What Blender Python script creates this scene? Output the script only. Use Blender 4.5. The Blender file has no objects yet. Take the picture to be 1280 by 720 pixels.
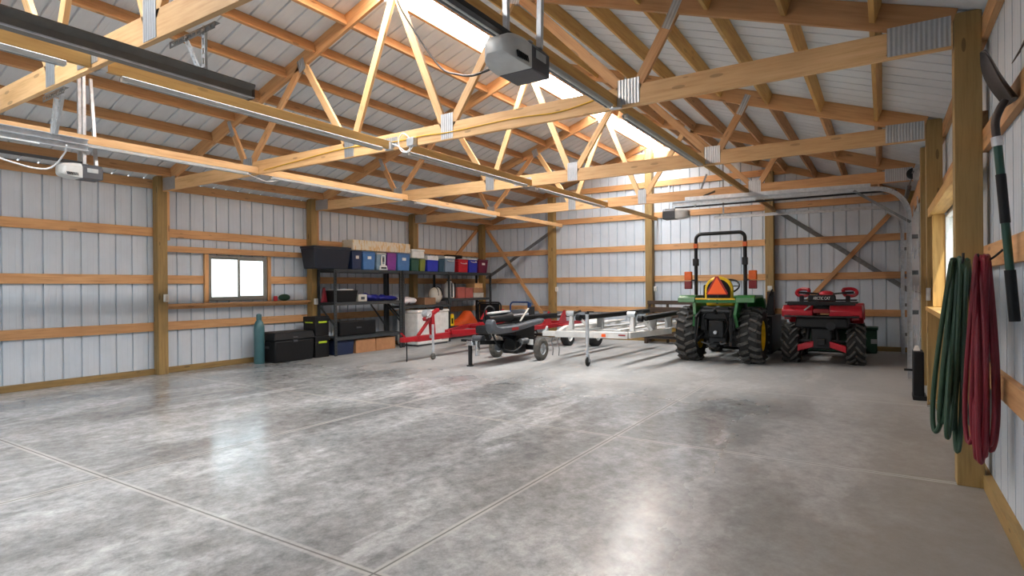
import bpy, math, random
from mathutils import Vector, Matrix
random.seed(7)
S = bpy.context.scene
COL = S.collection
V = Vector
PI = math.pi

# ------------------------------------------------------------------ materials
def newmat(name):
    m = bpy.data.materials.new(name); m.use_nodes = True
    nt = m.node_tree; b = nt.nodes['Principled BSDF']
    return m, nt, b
def N(nt, t, **k):
    n = nt.nodes.new(t)
    for a, v in k.items(): setattr(n, a, v)
    return n
def math_(nt, op, a, b=None, c=None, clamp=False):
    n = N(nt, 'ShaderNodeMath', operation=op); n.use_clamp = clamp
    for i, x in enumerate((a, b, c)):
        if x is None: continue
        if isinstance(x, (int, float)): n.inputs[i].default_value = x
        else: nt.links.new(x, n.inputs[i])
    return n.outputs[0]
def ramp(nt, fac, stops):
    r = N(nt, 'ShaderNodeValToRGB'); e = r.color_ramp.elements
    while len(e) < len(stops): e.new(0.5)
    for el, (p, c) in zip(e, stops):
        el.position = p; el.color = (c[0], c[1], c[2], 1)
    nt.links.new(fac, r.inputs[0]); return r.outputs[0]
def mix(nt, fac, a, b, mode='MIX'):
    n = N(nt, 'ShaderNodeMix', data_type='RGBA', blend_type=mode)
    for i, x in ((0, fac), (6, a), (7, b)):
        if isinstance(x, (int, float)): n.inputs[i].default_value = x
        elif isinstance(x, tuple): n.inputs[i].default_value = (x[0], x[1], x[2], 1)
        else: nt.links.new(x, n.inputs[i])
    return n.outputs[2]
def coords(nt, scale=(1, 1, 1), kind='Object', rnd=True):
    tc = N(nt, 'ShaderNodeTexCoord'); mp = N(nt, 'ShaderNodeMapping')
    mp.inputs['Scale'].default_value = scale
    nt.links.new(tc.outputs[kind], mp.inputs['Vector'])
    if rnd:
        oi = N(nt, 'ShaderNodeObjectInfo')
        cx = N(nt, 'ShaderNodeCombineXYZ')
        r = math_(nt, 'MULTIPLY', oi.outputs['Random'], 37.0)
        for i in range(3): nt.links.new(r, cx.inputs[i])
        nt.links.new(cx.outputs[0], mp.inputs['Location'])
    return mp.outputs['Vector']
def noise(nt, vec, scale=1.0, detail=3.0, rough=0.5):
    n = N(nt, 'ShaderNodeTexNoise'); n.inputs['Scale'].default_value = scale
    n.inputs['Detail'].default_value = detail; n.inputs['Roughness'].default_value = rough
    nt.links.new(vec, n.inputs['Vector']); return n.outputs['Fac']

def wood(name, dark, light, knots=0.5, rough=0.62):
    m, nt, b = newmat(name)
    v = coords(nt, (1.1, 16, 16))
    g = noise(nt, v, 2.2, 4, 0.62)
    c = ramp(nt, g, [(0.28, dark), (0.5, tuple((d + 2 * l) / 3 for d, l in zip(dark, light))), (0.72, light)])
    v2 = coords(nt, (0.7, 2.2, 2.2))
    big = noise(nt, v2, 1.6, 2)
    c = mix(nt, ramp(nt, big, [(0.35, (0, 0, 0)), (0.7, (0.45, 0.45, 0.45))]), c, tuple(d * 0.85 for d in dark))
    oi = N(nt, 'ShaderNodeObjectInfo')
    tint = ramp(nt, oi.outputs['Random'], [(0.0, (0.84, 0.80, 0.76)), (0.5, (1, 1, 1)), (1.0, (1.1, 1.06, 1.0))])
    c = mix(nt, 1.0, c, tint, 'MULTIPLY')
    vo = N(nt, 'ShaderNodeTexVoronoi'); vo.inputs['Scale'].default_value = 1.0
    nt.links.new(coords(nt, (2.3, 9, 9)), vo.inputs['Vector'])
    k = math_(nt, 'LESS_THAN', vo.outputs['Distance'], 0.13)
    k = math_(nt, 'MULTIPLY', k, knots)
    c = mix(nt, k, c, tuple(d * 0.35 for d in dark))
    nt.links.new(c, b.inputs['Base Color']); b.inputs['Roughness'].default_value = rough
    return m
def plain(name, col, rough=0.5, metal=0.0, var=0.12, scale=9.0, spec=0.5):
    m, nt, b = newmat(name)
    n = noise(nt, coords(nt), scale, 4, 0.6)
    c = ramp(nt, n, [(0.3, tuple(x * (1 - var) for x in col)), (0.7, tuple(min(1, x * (1 + var)) for x in col))])
    nt.links.new(c, b.inputs['Base Color'])
    b.inputs['Roughness'].default_value = rough; b.inputs['Metallic'].default_value = metal
    b.inputs['Specular IOR Level'].default_value = spec
    return m
def emit(name, col, s):
    m, nt, b = newmat(name)
    b.inputs['Base Color'].default_value = (*col, 1)
    b.inputs['Emission Color'].default_value = (*col, 1); b.inputs['Emission Strength'].default_value = s
    return m
def glass(name):
    m, nt, b = newmat(name)
    out = nt.nodes['Material Output']
    tr = N(nt, 'ShaderNodeBsdfTransparent'); tr.inputs[0].default_value = (0.93, 0.96, 0.95, 1)
    gl = N(nt, 'ShaderNodeBsdfGlossy'); gl.inputs['Roughness'].default_value = 0.02
    fr = N(nt, 'ShaderNodeLayerWeight')
    ms = N(nt, 'ShaderNodeMixShader')
    nt.links.new(math_(nt, 'MULTIPLY_ADD', math_(nt, 'POWER', fr.outputs['Facing'], 5.0), 0.75, 0.04), ms.inputs[0]); nt.links.new(tr.outputs[0], ms.inputs[1]); nt.links.new(gl.outputs[0], ms.inputs[2])
    nt.links.new(ms.outputs[0], out.inputs['Surface'])
    return m
def striped(name, c1, c2, axis, freq, rough, metal):
    m, nt, b = newmat(name)
    tc = N(nt, 'ShaderNodeTexCoord'); sp = N(nt, 'ShaderNodeSeparateXYZ'); nt.links.new(tc.outputs['Object'], sp.inputs[0])
    w = math_(nt, 'SINE', math_(nt, 'MULTIPLY', sp.outputs[axis], freq))
    w = math_(nt, 'MULTIPLY_ADD', w, 0.5, 0.5)
    n = noise(nt, coords(nt), 14, 3)
    c = mix(nt, math_(nt, 'MULTIPLY_ADD', n, 0.5, math_(nt, 'MULTIPLY', w, 0.6), clamp=True), c1, c2)
    nt.links.new(c, b.inputs['Base Color']); b.inputs['Roughness'].default_value = rough; b.inputs['Metallic'].default_value = metal
    bp = N(nt, 'ShaderNodeBump'); bp.inputs['Strength'].default_value = 0.6; bp.inputs['Distance'].default_value = 0.004
    nt.links.new(w, bp.inputs['Height']); nt.links.new(bp.outputs[0], b.inputs['Normal'])
    return m

MAT = {}
MAT['pine'] = wood('pine_orange', (0.43, 0.215, 0.085), (0.66, 0.385, 0.18))
MAT['pine_light'] = wood('pine_light', (0.54, 0.31, 0.13), (0.76, 0.51, 0.265))
MAT['treated'] = wood('treated_post', (0.215, 0.135, 0.045), (0.37, 0.245, 0.09), 0.7)
MAT['yellow_pine'] = wood('yellow_pine', (0.42, 0.22, 0.06), (0.64, 0.40, 0.13), 0.3)
MAT['old_wood'] = wood('weathered_wood', (0.035, 0.022, 0.015), (0.10, 0.062, 0.04))
MAT['plate'] = striped('truss_plate_steel', (0.30, 0.32, 0.34), (0.58, 0.60, 0.62), 0, 220.0, 0.42, 0.7)
MAT['galv'] = plain('galvanised_steel', (0.55, 0.575, 0.60), 0.36, 0.45, 0.16, 18)
MAT['galv_dark'] = plain('galvanised_dull', (0.20, 0.205, 0.21), 0.5, 0.6, 0.2, 18)
MAT['bronze'] = plain('bronze_painted_steel', (0.15, 0.137, 0.12), 0.42, 0.1)
MAT['black'] = plain('black_plastic', (0.008, 0.008, 0.009), 0.5, spec=0.3)
MAT['black_metal'] = plain('black_paint', (0.013, 0.013, 0.014), 0.42, 0.0, spec=0.35)
MAT['shelf'] = plain('shelf_grey_steel', (0.05, 0.055, 0.058), 0.45, 0.2)
MAT['rubber'] = plain('rubber', (0.020, 0.019, 0.018), 0.75, 0, 0.3, 22)
MAT['rubber_dusty'] = plain('rubber_dusty', (0.10, 0.092, 0.08), 0.85, 0, 0.3, 22)
MAT['lug'] = plain('tyre_lug_dusty', (0.085, 0.08, 0.074), 0.8, 0, 0.35, 22)
MAT['white'] = plain('white_plastic', (0.72, 0.72, 0.70), 0.4)
MAT['white_paint'] = plain('white_trailer_paint', (0.70, 0.70, 0.68), 0.35, 0, 0.12, 6)
MAT['lens'] = plain('grey_lens_plastic', (0.52, 0.53, 0.52), 0.35)
MAT['tube'] = plain('fluorescent_tube_glass', (0.60, 0.61, 0.60), 0.3)
MAT['fixture'] = plain('fixture_enamel', (0.36, 0.375, 0.375), 0.35)
MAT['dark_grey'] = plain('dark_grey_plastic', (0.06, 0.062, 0.07), 0.45)
MAT['mid_grey'] = plain('mid_grey_plastic', (0.085, 0.093, 0.105), 0.4)
MAT['green'] = plain('tractor_green', (0.009, 0.115, 0.02), 0.3)
MAT['yellow'] = plain('tractor_yellow', (0.75, 0.48, 0.01), 0.35)
MAT['orange_sign'] = plain('fluorescent_orange_sign', (0.95, 0.12, 0.01), 0.5, 0, 0.03)
MAT['sign_border'] = plain('dark_red_reflective', (0.32, 0.012, 0.01), 0.35)
MAT['amber'] = plain('amber_lens', (0.62, 0.10, 0.008), 0.25)
MAT['red_lens'] = plain('red_lens', (0.17, 0.006, 0.006), 0.25)
MAT['atv_red'] = plain('atv_red', (0.40, 0.010, 0.022), 0.28)
MAT['trailer_red'] = plain('trailer_red', (0.36, 0.011, 0.018), 0.32)
MAT['dgreen'] = plain('dark_green_paint', (0.012, 0.06, 0.03), 0.5)
MAT['teal'] = plain('gas_cylinder_teal', (0.045, 0.125, 0.14), 0.38)
MAT['navy'] = plain('navy_plastic', (0.012, 0.022, 0.065), 0.4)
MAT['navy_black'] = plain('navy_black_plastic', (0.007, 0.010, 0.020), 0.42)
MAT['blue_tote'] = plain('blue_tote_plastic', (0.055, 0.155, 0.36), 0.38)
MAT['pale_blue'] = plain('pale_blue_plastic', (0.20, 0.29, 0.37), 0.4)
MAT['purple'] = plain('purple_plastic', (0.20, 0.035, 0.24), 0.4)
MAT['tote_green'] = plain('dark_green_plastic', (0.012, 0.065, 0.04), 0.4)
MAT['olive'] = plain('olive_plastic', (0.16, 0.19, 0.025), 0.42)
MAT['cobalt'] = plain('cobalt_plastic', (0.015, 0.025, 0.36), 0.34)
MAT['dteal'] = plain('dark_teal_plastic', (0.018, 0.055, 0.085), 0.4)
MAT['greyblue'] = plain('grey_blue_plastic', (0.19, 0.25, 0.33), 0.4)
MAT['cooler_red'] = plain('cooler_red_plastic', (0.52, 0.012, 0.022), 0.34)
MAT['maroon'] = plain('maroon_plastic', (0.13, 0.006, 0.035), 0.38)
MAT['card'] = plain('cardboard', (0.40, 0.20, 0.095), 0.8)
MAT['brown_card'] = plain('brown_cardboard', (0.22, 0.115, 0.06), 0.8)
MAT['tarp'] = plain('blue_tarp', (0.012, 0.015, 0.20), 0.45)
MAT['orange'] = plain('orange_vinyl', (0.60, 0.085, 0.015), 0.45)
MAT['yellow_case'] = plain('yellow_plastic', (0.82, 0.56, 0.01), 0.4)
MAT['lime'] = plain('lime_latch', (0.38, 0.50, 0.02), 0.45)
MAT['pinkbox'] = plain('faded_red_box', (0.40, 0.10, 0.08), 0.7)
MAT['cream'] = plain('cream_cloth', (0.55, 0.52, 0.46), 0.8)
MAT['hose_green'] = plain('hose_green', (0.028, 0.068, 0.036), 0.45)
MAT['hose_red'] = plain('hose_red', (0.19, 0.010, 0.022), 0.45)
MAT['tool_steel'] = plain('tool_steel_dark', (0.055, 0.045, 0.042), 0.45, 0.5, 0.3)
MAT['grip_green'] = plain('fibreglass_green', (0.012, 0.06, 0.04), 0.4)
MAT['grip_red'] = plain('tool_red', (0.42, 0.03, 0.03), 0.4)
MAT['wire_yellow'] = plain('yellow_cable', (0.72, 0.42, 0.02), 0.5)
MAT['wire_white'] = plain('white_cable', (0.80, 0.80, 0.80), 0.45)
MAT['blue_paint'] = plain('blue_tube_paint', (0.02, 0.065, 0.22), 0.35)
MAT['chrome'] = plain('chrome', (0.75, 0.76, 0.77), 0.14, 1.0)
MAT['window_frame'] = plain('window_frame_taupe', (0.23, 0.225, 0.20), 0.45)
MAT['door_white'] = plain('door_white_steel', (0.36, 0.37, 0.38), 0.45)
MAT['wall'] = plain('wall_steel_pale', (0.52, 0.58, 0.645), 0.42, 0, 0.05, 2.5)
MAT['roof'] = plain('roof_steel_underside', (0.66, 0.70, 0.735), 0.5, 0, 0.06, 1.5)
MAT['ground'] = plain('gravel_ground', (0.32, 0.31, 0.29), 0.95, 0, 0.25, 3)
MAT['glass'] = glass('window_glass')
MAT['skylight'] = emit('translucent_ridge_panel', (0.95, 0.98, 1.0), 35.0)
def mottled():
    m, nt, b = newmat('mottled_foam')
    v = coords(nt, (1, 3.2, 1), rnd=False)
    n = noise(nt, v, 6, 3)
    nt.links.new(ramp(nt, n, [(0.38, (0.66, 0.60, 0.48)), (0.5, (0.70, 0.63, 0.5)), (0.62, (0.62, 0.40, 0.16))]), b.inputs['Base Color'])
    b.inputs['Roughness'].default_value = 0.8
    return m
MAT['mottled'] = mottled()
def spotted():
    m, nt, b = newmat('printed_bag')
    vo = N(nt, 'ShaderNodeTexVoronoi'); vo.inputs['Scale'].default_value = 7
    nt.links.new(coords(nt, rnd=False), vo.inputs['Vector'])
    nt.links.new(ramp(nt, vo.outputs['Distance'], [(0.25, (0.20, 0.09, 0.12)), (0.33, (0.66, 0.63, 0.63))]), b.inputs['Base Color'])
    b.inputs['Roughness'].default_value = 0.55
    return m
MAT['bag'] = spotted()

def floor_mat():
    m, nt, b = newmat('sealed_concrete')
    tc = N(nt, 'ShaderNodeTexCoord'); P = tc.outputs['Object']
    sp = N(nt, 'ShaderNodeSeparateXYZ'); nt.links.new(P, sp.inputs[0]); X, Y = sp.outputs[0], sp.outputs[1]
    def mp(s, r=(0, 0, 0), l=(0, 0, 0)):
        q = N(nt, 'ShaderNodeMapping'); q.inputs['Scale'].default_value = s; q.inputs['Rotation'].default_value = r; q.inputs['Location'].default_value = l
        nt.links.new(P, q.inputs['Vector']); return q.outputs[0]
    wv = noise(nt, mp((1, 1, 1)), 0.9, 4)
    a = noise(nt, mp((1, 0.7, 1), (0, 0, 0.45)), 0.7, 10, 0.62)
    base = ramp(nt, a, [(0.30, (0.17, 0.175, 0.175)), (0.46, (0.25, 0.255, 0.255)), (0.58, (0.33, 0.335, 0.335)), (0.74, (0.46, 0.465, 0.465))])
    p = noise(nt, mp((0.9, 0.45, 1), (0, 0, 0.5), (3.1, 1.7, 0)), 0.9, 8, 0.6)
    base = mix(nt, ramp(nt, p, [(0.52, (0, 0, 0)), (0.56, (0.5, 0.5, 0.5))]), base, (0.43, 0.44, 0.445))
    p2 = noise(nt, mp((0.9, 0.4, 1), (0, 0, -0.3), (21.7, 2.9, 0)), 0.8, 8, 0.6)
    base = mix(nt, ramp(nt, p2, [(0.53, (0, 0, 0)), (0.57, (0.55, 0.55, 0.55))]), base, (0.165, 0.165, 0.163))
    p3 = noise(nt, mp((1.0, 0.22, 1), (0, 0, -1.0), (1.2, 9.4, 0)), 1.1, 8, 0.62)
    base = mix(nt, ramp(nt, p3, [(0.58, (0, 0, 0)), (0.61, (0.45, 0.45, 0.45))]), base, (0.50, 0.505, 0.505))
    f = noise(nt, mp((1, 0.85, 1), (0, 0, 0.5)), 9, 10, 0.8)
    base = mix(nt, 0.9, base, ramp(nt, f, [(0.32, (0.25, 0.25, 0.25)), (0.68, (0.75, 0.75, 0.75))]), 'OVERLAY')
    f2 = noise(nt, mp((1, 0.75, 1), (0, 0, 0.6)), 2.6, 8, 0.7)
    base = mix(nt, 0.4, base, ramp(nt, f2, [(0.34, (0.32, 0.32, 0.32)), (0.66, (0.68, 0.68, 0.68))]), 'OVERLAY')
    # dusty brown concrete along the right wall
    br = math_(nt, 'ADD', X, math_(nt, 'MULTIPLY_ADD', noise(nt, mp((1, 0.4, 1)), 1.3, 3), 0.9, -0.45))
    mr = N(nt, 'ShaderNodeMapRange'); mr.inputs[1].default_value = -1.3; mr.inputs[2].default_value = 0.1; nt.links.new(br, mr.inputs[0])
    base = mix(nt, math_(nt, 'MULTIPLY', mr.outputs[0], 0.75), base, (0.235, 0.205, 0.175))
    # control joints
    def joint(c, off, half):
        d = math_(nt, 'PINGPONG', math_(nt, 'ADD', c, off), half)
        wide = N(nt, 'ShaderNodeMapRange'); nt.links.new(d, wide.inputs[0]); wide.inputs[1].default_value = 0.034; wide.inputs[2].default_value = 0.022
        thin = N(nt, 'ShaderNodeMapRange'); nt.links.new(d, thin.inputs[0]); thin.inputs[1].default_value = 0.008; thin.inputs[2].default_value = 0.004
        return wide.outputs[0], thin.outputs[0]
    w1, t1 = joint(X, 2.04, 1.35); w2, t2 = joint(Y, -1.965, 1.472)
    wn = math_(nt, 'MAXIMUM', w1, w2); tn = math_(nt, 'MAXIMUM', t1, t2)
    fade = ramp(nt, noise(nt, mp((1, 1, 1), (0, 0, 0), (5, 5, 0)), 0.7, 3), [(0.35, (0.25, 0.25, 0.25)), (0.6, (0.75, 0.75, 0.75))])
    base = mix(nt, math_(nt, 'MULTIPLY', wn, fade), base, (0.50, 0.49, 0.465))
    base = mix(nt, math_(nt, 'MULTIPLY', tn, 0.75), base, (0.10, 0.095, 0.09))
    nt.links.new(base, b.inputs['Base Color'])
    rr = noise(nt, mp((1, 0.6, 1), (0, 0, 0), (2, 7, 0)), 1.1, 5, 0.6)
    rg = ramp(nt, rr, [(0.35, (0.13, 0.13, 0.13)), (0.65, (0.27, 0.27, 0.27))])
    rg = mix(nt, math_(nt, 'MULTIPLY', mr.outputs[0], 0.8), rg, (0.7, 0.7, 0.7))
    dusty = N(nt, 'ShaderNodeMapRange'); nt.links.new(math_(nt, 'ADD', Y, math_(nt, 'MULTIPLY', rr, 2.0)), dusty.inputs[0]); dusty.inputs[1].default_value = 7.6; dusty.inputs[2].default_value = 9.4
    rg = mix(nt, math_(nt, 'MULTIPLY', dusty.outputs[0], 0.9), rg, (0.58, 0.58, 0.58))
    base = mix(nt, math_(nt, 'MULTIPLY', dusty.outputs[0], 0.55), base, (0.40, 0.40, 0.39))
    nt.links.new(base, b.inputs['Base Color'])
    nt.links.new(rg, b.inputs['Roughness'])
    b.inputs['Specular IOR Level'].default_value = 0.38
    bp = N(nt, 'ShaderNodeBump'); bp.inputs['Strength'].default_value = 0.16; bp.inputs['Distance'].default_value = 0.01
    hh = math_(nt, 'SUBTRACT', math_(nt, 'MULTIPLY', f, 0.3), tn)
    nt.links.new(hh, bp.inputs['Height']); nt.links.new(bp.outputs[0], b.inputs['Normal'])
    return m
MAT['floor'] = floor_mat()

# ------------------------------------------------------------------ mesh helper
class MB:
    def __init__(s): s.v = []; s.f = []
    def add(s, vs, fs):
        o = len(s.v); s.v += [tuple(v) for v in vs]; s.f += [tuple(i + o for i in f) for f in fs]; return s
    def box(s, x0, x1, y0, y1, z0, z1, t=1.0, t2=None):
        """t/t2: scale of the top face in x / y about its centre"""
        t2 = t if t2 is None else t2
        cx, cy = (x0 + x1) / 2, (y0 + y1) / 2
        a = [(x0, y0, z0), (x1, y0, z0), (x1, y1, z0), (x0, y1, z0)]
        b = [(cx + (x - cx) * t, cy + (y - cy) * t2, z1) for x, y, _ in a]
        return s.add(a + b, [(3, 2, 1, 0), (4, 5, 6, 7), (0, 1, 5, 4), (1, 2, 6, 5), (2, 3, 7, 6), (3, 0, 4, 7)])
    def bar(s, p, q, w, h, up=(0, 0, 1)):
        p, q = V(p), V(q); d = (q - p).normalized(); up = V(up)
        if abs(d.dot(up)) > 0.99: up = V((0, 1, 0))
        sd = d.cross(up).normalized(); u = sd.cross(d)
        vs = [c + sd * (i * w / 2) + u * (j * h / 2) for c in (p, q) for i, j in ((-1, -1), (1, -1), (1, 1), (-1, 1))]
        return s.add(vs, [(0, 1, 2, 3), (7, 6, 5, 4), (1, 0, 4, 5), (2, 1, 5, 6), (3, 2, 6, 7), (0, 3, 7, 4)])
    def tube(s, pts, r, n=10, closed=False):
        pts = [V(p) for p in pts]; k = len(pts); vs = []; fs = []
        rr = r if isinstance(r, (list, tuple)) else [r] * k
        prev = None
        for i, p in enumerate(pts):
            if closed: d = pts[(i + 1) % k] - pts[i - 1]
            else: d = pts[min(i + 1, k - 1)] - pts[max(i - 1, 0)]
            d.normalize()
            if prev is None:
                a = V((0, 0, 1)) if abs(d.z) < 0.9 else V((1, 0, 0))
                prev = d.cross(a).normalized()
            prev = (prev - d * prev.dot(d)).normalized(); w = d.cross(prev)
            for j in range(n):
                a = 2 * PI * j / n; vs.append(p + (prev * math.cos(a) + w * math.sin(a)) * rr[i])
        for i in range(k if closed else k - 1):
            for j in range(n):
                a, b2 = i * n + j, i * n + (j + 1) % n; c, d2 = ((i + 1) % k) * n + (j + 1) % n, ((i + 1) % k) * n + j
                fs.append((a, b2, c, d2))
        if not closed:
            fs.append(tuple(range(n - 1, -1, -1))); fs.append(tuple((k - 1) * n + j for j in range(n)))
        return s.add(vs, fs)
    def cyl(s, p, q, r, n=16): return s.tube([p, q], r, n)
    def lathe(s, prof, o=(0, 0, 0), axis='z', n=28):
        """prof: (radius, height) list, closed at ends when r = 0"""
        vs = []; fs = []; k = len(prof); o = V(o)
        for r, h in prof:
            for j in range(n):
                a = 2 * PI * j / n; c, d = r * math.cos(a), r * math.sin(a)
                vs.append(o + V({'z': (c, d, h), 'x': (h, c, d), 'y': (d, h, c)}[axis]))
        for i in range(k - 1):
            for j in range(n):
                fs.append((i * n + j, i * n + (j + 1) % n, (i + 1) * n + (j + 1) % n, (i + 1) * n + j))
        fs.append(tuple(range(n - 1, -1, -1))); fs.append(tuple((k - 1) * n + j for j in range(n)))
        return s.add(vs, fs)
    def prism(s, pts, vec):
        k = len(pts); vec = V(vec); a = [V(p) for p in pts]
        return s.add(a + [p + vec for p in a], [tuple(range(k - 1, -1, -1)), tuple(range(k, 2 * k))] + [(i, (i + 1) % k, (i + 1) % k + k, i + k) for i in range(k)])
    def ball(s, c, rx, ry, rz, n=16, m=10):
        vs = []; fs = []
        for i in range(m + 1):
            t = PI * i / m
            for j in range(n):
                a = 2 * PI * j / n
                vs.append((c[0] + rx * math.sin(t) * math.cos(a), c[1] + ry * math.sin(t) * math.sin(a), c[2] + rz * math.cos(t)))
        for i in range(m):
            for j in range(n): fs.append((i * n + j, i * n + (j + 1) % n, (i + 1) * n + (j + 1) % n, (i + 1) * n + j))
        return s.add(vs, fs)
    def build(s, name, mat, parent=None, bevel=0, origin=None, smooth=True):
        me = bpy.data.meshes.new(name)
        vs = s.v if origin is None else [tuple(V(v) - V(origin)) for v in s.v]
        me.from_pydata(vs, [], s.f); me.materials.append(MAT[mat]); me.update()
        import bmesh
        bm = bmesh.new(); bm.from_mesh(me); bmesh.ops.recalc_face_normals(bm, faces=bm.faces); bm.to_mesh(me); bm.free()
        if smooth:
            for p in me.polygons: p.use_smooth = True
            me.set_sharp_from_angle(angle=math.radians(38))
        o = bpy.data.objects.new(name, me); COL.objects.link(o)
        if origin is not None: o.location = origin
        if parent is not None:
            o.parent = parent
        if bevel:
            b = o.modifiers.new('Bevel', 'BEVEL'); b.width = bevel; b.segments = 2; b.limit_method = 'ANGLE'; b.angle_limit = math.radians(50)
        return o
def tag(o, label=None, cat=None, group=None, kind=None):
    if label: o['label'] = label
    if cat: o['category'] = cat
    if group: o['group'] = group
    if kind: o['kind'] = kind
    return o
def thing(name, label, cat, loc=(0, 0, 0), rz=0, group=None):
    o = bpy.data.objects.new(name, None); COL.objects.link(o)
    o.empty_display_size = 0.1; o.location = loc; o.rotation_euler = (0, 0, rz)
    return tag(o, label, cat, group)
def struct(o): return tag(o, kind='structure')
def board(name, p, q, w, h, mat, parent=None, up=(0, 0, 1), off=None):
    """a sawn board: local X runs along its length; w across, h along up"""
    p, q = V(p), V(q)
    if off is not None: p, q = p - V(off), q - V(off)
    d = (q - p); L = d.length; d.normalize(); up = V(up)
    if abs(d.dot(up)) > 0.99: up = V((0, 1, 0))
    sd = up.cross(d).normalized(); u = d.cross(sd)
    b = MB().box(-L / 2, L / 2, -w / 2, w / 2, -h / 2, h / 2)
    o = b.build(name, mat, parent, bevel=0.003, smooth=False)
    c = (p + q) / 2
    o.matrix_local = Matrix(((d.x, sd.x, u.x, c.x), (d.y, sd.y, u.y, c.y), (d.z, sd.z, u.z, c.z), (0, 0, 0, 1)))
    return o
def dup(root, loc, rz, label, group=None):
    r = root.copy(); COL.objects.link(r); r.location = loc; r.rotation_euler = (0, 0, rz); r['label'] = label
    if group: r['group'] = group
    for ch in list(root.children):
        c = ch.copy(); COL.objects.link(c); c.parent = r
        for g in ch.children:
            d = g.copy(); COL.objects.link(d); d.parent = c
    return r

# ------------------------------------------------------------------ building dimensions (metres)
XL, XR, YB, YF = -9.85, 0.557, 13.84, -1.09      # inner faces of the girts
XM = -4.65                                        # ridge
SL = 0.345                                        # roof slope
ST = 0.76                                         # girt spacing
def roofz(x): return 3.187 + SL * ((0.41 - x) if x > XM else (x + 9.71))
TY = [1.91, 4.89, 7.86, 10.84]                    # trusses
PITCH = 0.2286

# ------------------------------------------------------------------ shell
def prof(a0, a1, phase, extra=()):
    """(position, outward depth) pairs of a ribbed sheet between a0 and a1"""
    out = []
    k = math.floor((a0 - phase) / PITCH) - 1
    while phase + k * PITCH < a1 + PITCH:
        c = phase + k * PITCH
        for d, dep in ((-0.013, 0), (-0.008, 0.024), (0.008, 0.024), (0.013, 0), (0.068, 0), (0.074, 0.0012), (0.080, 0.0012), (0.086, 0), (0.142, 0), (0.148, 0.0012), (0.154, 0.0012), (0.160, 0)):
            out.append((c + d, dep))
        k += 1
    for e in extra: out += [(e - 0.0005, 0), (e + 0.0005, 0)]
    out = sorted(p for p in out if a0 < p[0] < a1)
    return [(a0, 0)] + out + [(a1, 0)]
def ribbed(pr_, pt, z_of, holes=()):
    """pt(a, depth, z) -> point; z_of(a) -> (z0, z1); holes: (a0, a1, z0, z1)"""
    m = MB()
    for (a, da), (b, db) in zip(pr_, pr_[1:]):
        mid = (a + b) / 2
        segs = [(z_of(a), z_of(b))]
        for h0, h1, hz0, hz1 in holes:
            if h0 <= mid <= h1:
                (a0, a1), (b0, b1) = segs[0]
                segs = []
                if hz0 > a0 + 1e-3: segs.append(((a0, hz0), (b0, hz0)))
                if hz1 < a1 - 1e-3: segs.append(((hz1, a1), (hz1, b1)))
                break
        for (a0, a1), (b0, b1) in segs:
            m.add([pt(a, da, a0), pt(b, db, b0), pt(b, db, b1), pt(a, da, a1)], [(0, 1, 2, 3)])
    return m
GT = 0.038
xl, xr, yb = XL - GT, XR + GT, YB + GT            # sheets lie outside the girts
EAVE_L, EAVE_R = roofz(xl), roofz(xr) - 0.004
W1 = (5.70, 6.83, 1.155, 1.945)                   # left window
W2 = (5.35, 7.58, 1.10, 2.06)                     # right window
DR = (9.62, 13.25, 0.0, 2.45)                     # right door
fl = MB().add([(-10.3, -1.3, 0), (1.0, -1.3, 0), (1.0, 14.2, 0), (-10.3, 14.2, 0)], [(0, 1, 2, 3)])
fl.add([(-10.3, -1.3, -0.15), (1.0, -1.3, -0.15), (1.0, 14.2, -0.15), (-10.3, 14.2, -0.15)], [(3, 2, 1, 0)])
struct(fl.build('floor', 'floor', smooth=False))
struct(MB().box(-60, 60, -60, 60, -0.4, -0.16).build('ground', 'ground', smooth=False))
struct(ribbed(prof(YF, yb, 2.893, W1[:2]), lambda a, d, z: (xl - d, a, z), lambda a: (0, EAVE_L), [W1]).build('wall_left', 'wall', smooth=False))
struct(ribbed(prof(YF, yb, 2.95, W2[:2] + DR[:2]), lambda a, d, z: (xr + d, a, z), lambda a: (0, EAVE_R), [W2]).build('wall_right', 'wall', smooth=False))
struct(ribbed(prof(xl, xr, -2.0, (XM,)), lambda a, d, z: (a, yb + d, z), lambda a: (0, roofz(a) - 0.004)).build('wall_back', 'wall', smooth=False))
D2, D3 = (-3.55, -0.75), (-8.75, -6.7)
struct(ribbed(prof(xl, xr, -2.0, (XM,) + D2 + D3), lambda a, d, z: (a, YF - d, z), lambda a: (0, roofz(a) - 0.004), [D3 + (0, 2.55)]).build('wall_front', 'wall', smooth=False))
SKY = 0.33
def slope_sheet(name, mat, x0, x1, y0, y1, flat=False):
    m = MB(); pr_ = prof(y0, y1, 0.11)
    for (a, da), (b, db) in zip(pr_, pr_[1:]):
        m.add([(x0, a, roofz(x0) + da), (x0, b, roofz(x0) + db), (x1, b, roofz(x1) + db), (x1, a, roofz(x1) + da)], [(0, 1, 2, 3)])
    return struct(m.build(name, mat, smooth=False))
slope_sheet('ceiling', 'roof', -9.905, XM - SKY, YF - 0.2, yb + 0.2)
slope_sheet('ceiling', 'roof', XM + SKY, 0.76, YF - 0.2, yb + 0.2)
m = MB()
for sx in (-1, 1):
    x0 = XM + sx * SKY
    m.add([(x0, YF, roofz(x0) + 0.012), (x0, yb, roofz(x0) + 0.012), (XM, yb, roofz(XM) + 0.012), (XM, YF, roofz(XM) + 0.012)], [(0, 1, 2, 3)])
struct(m.build('window_3', 'skylight', smooth=False))
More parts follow.
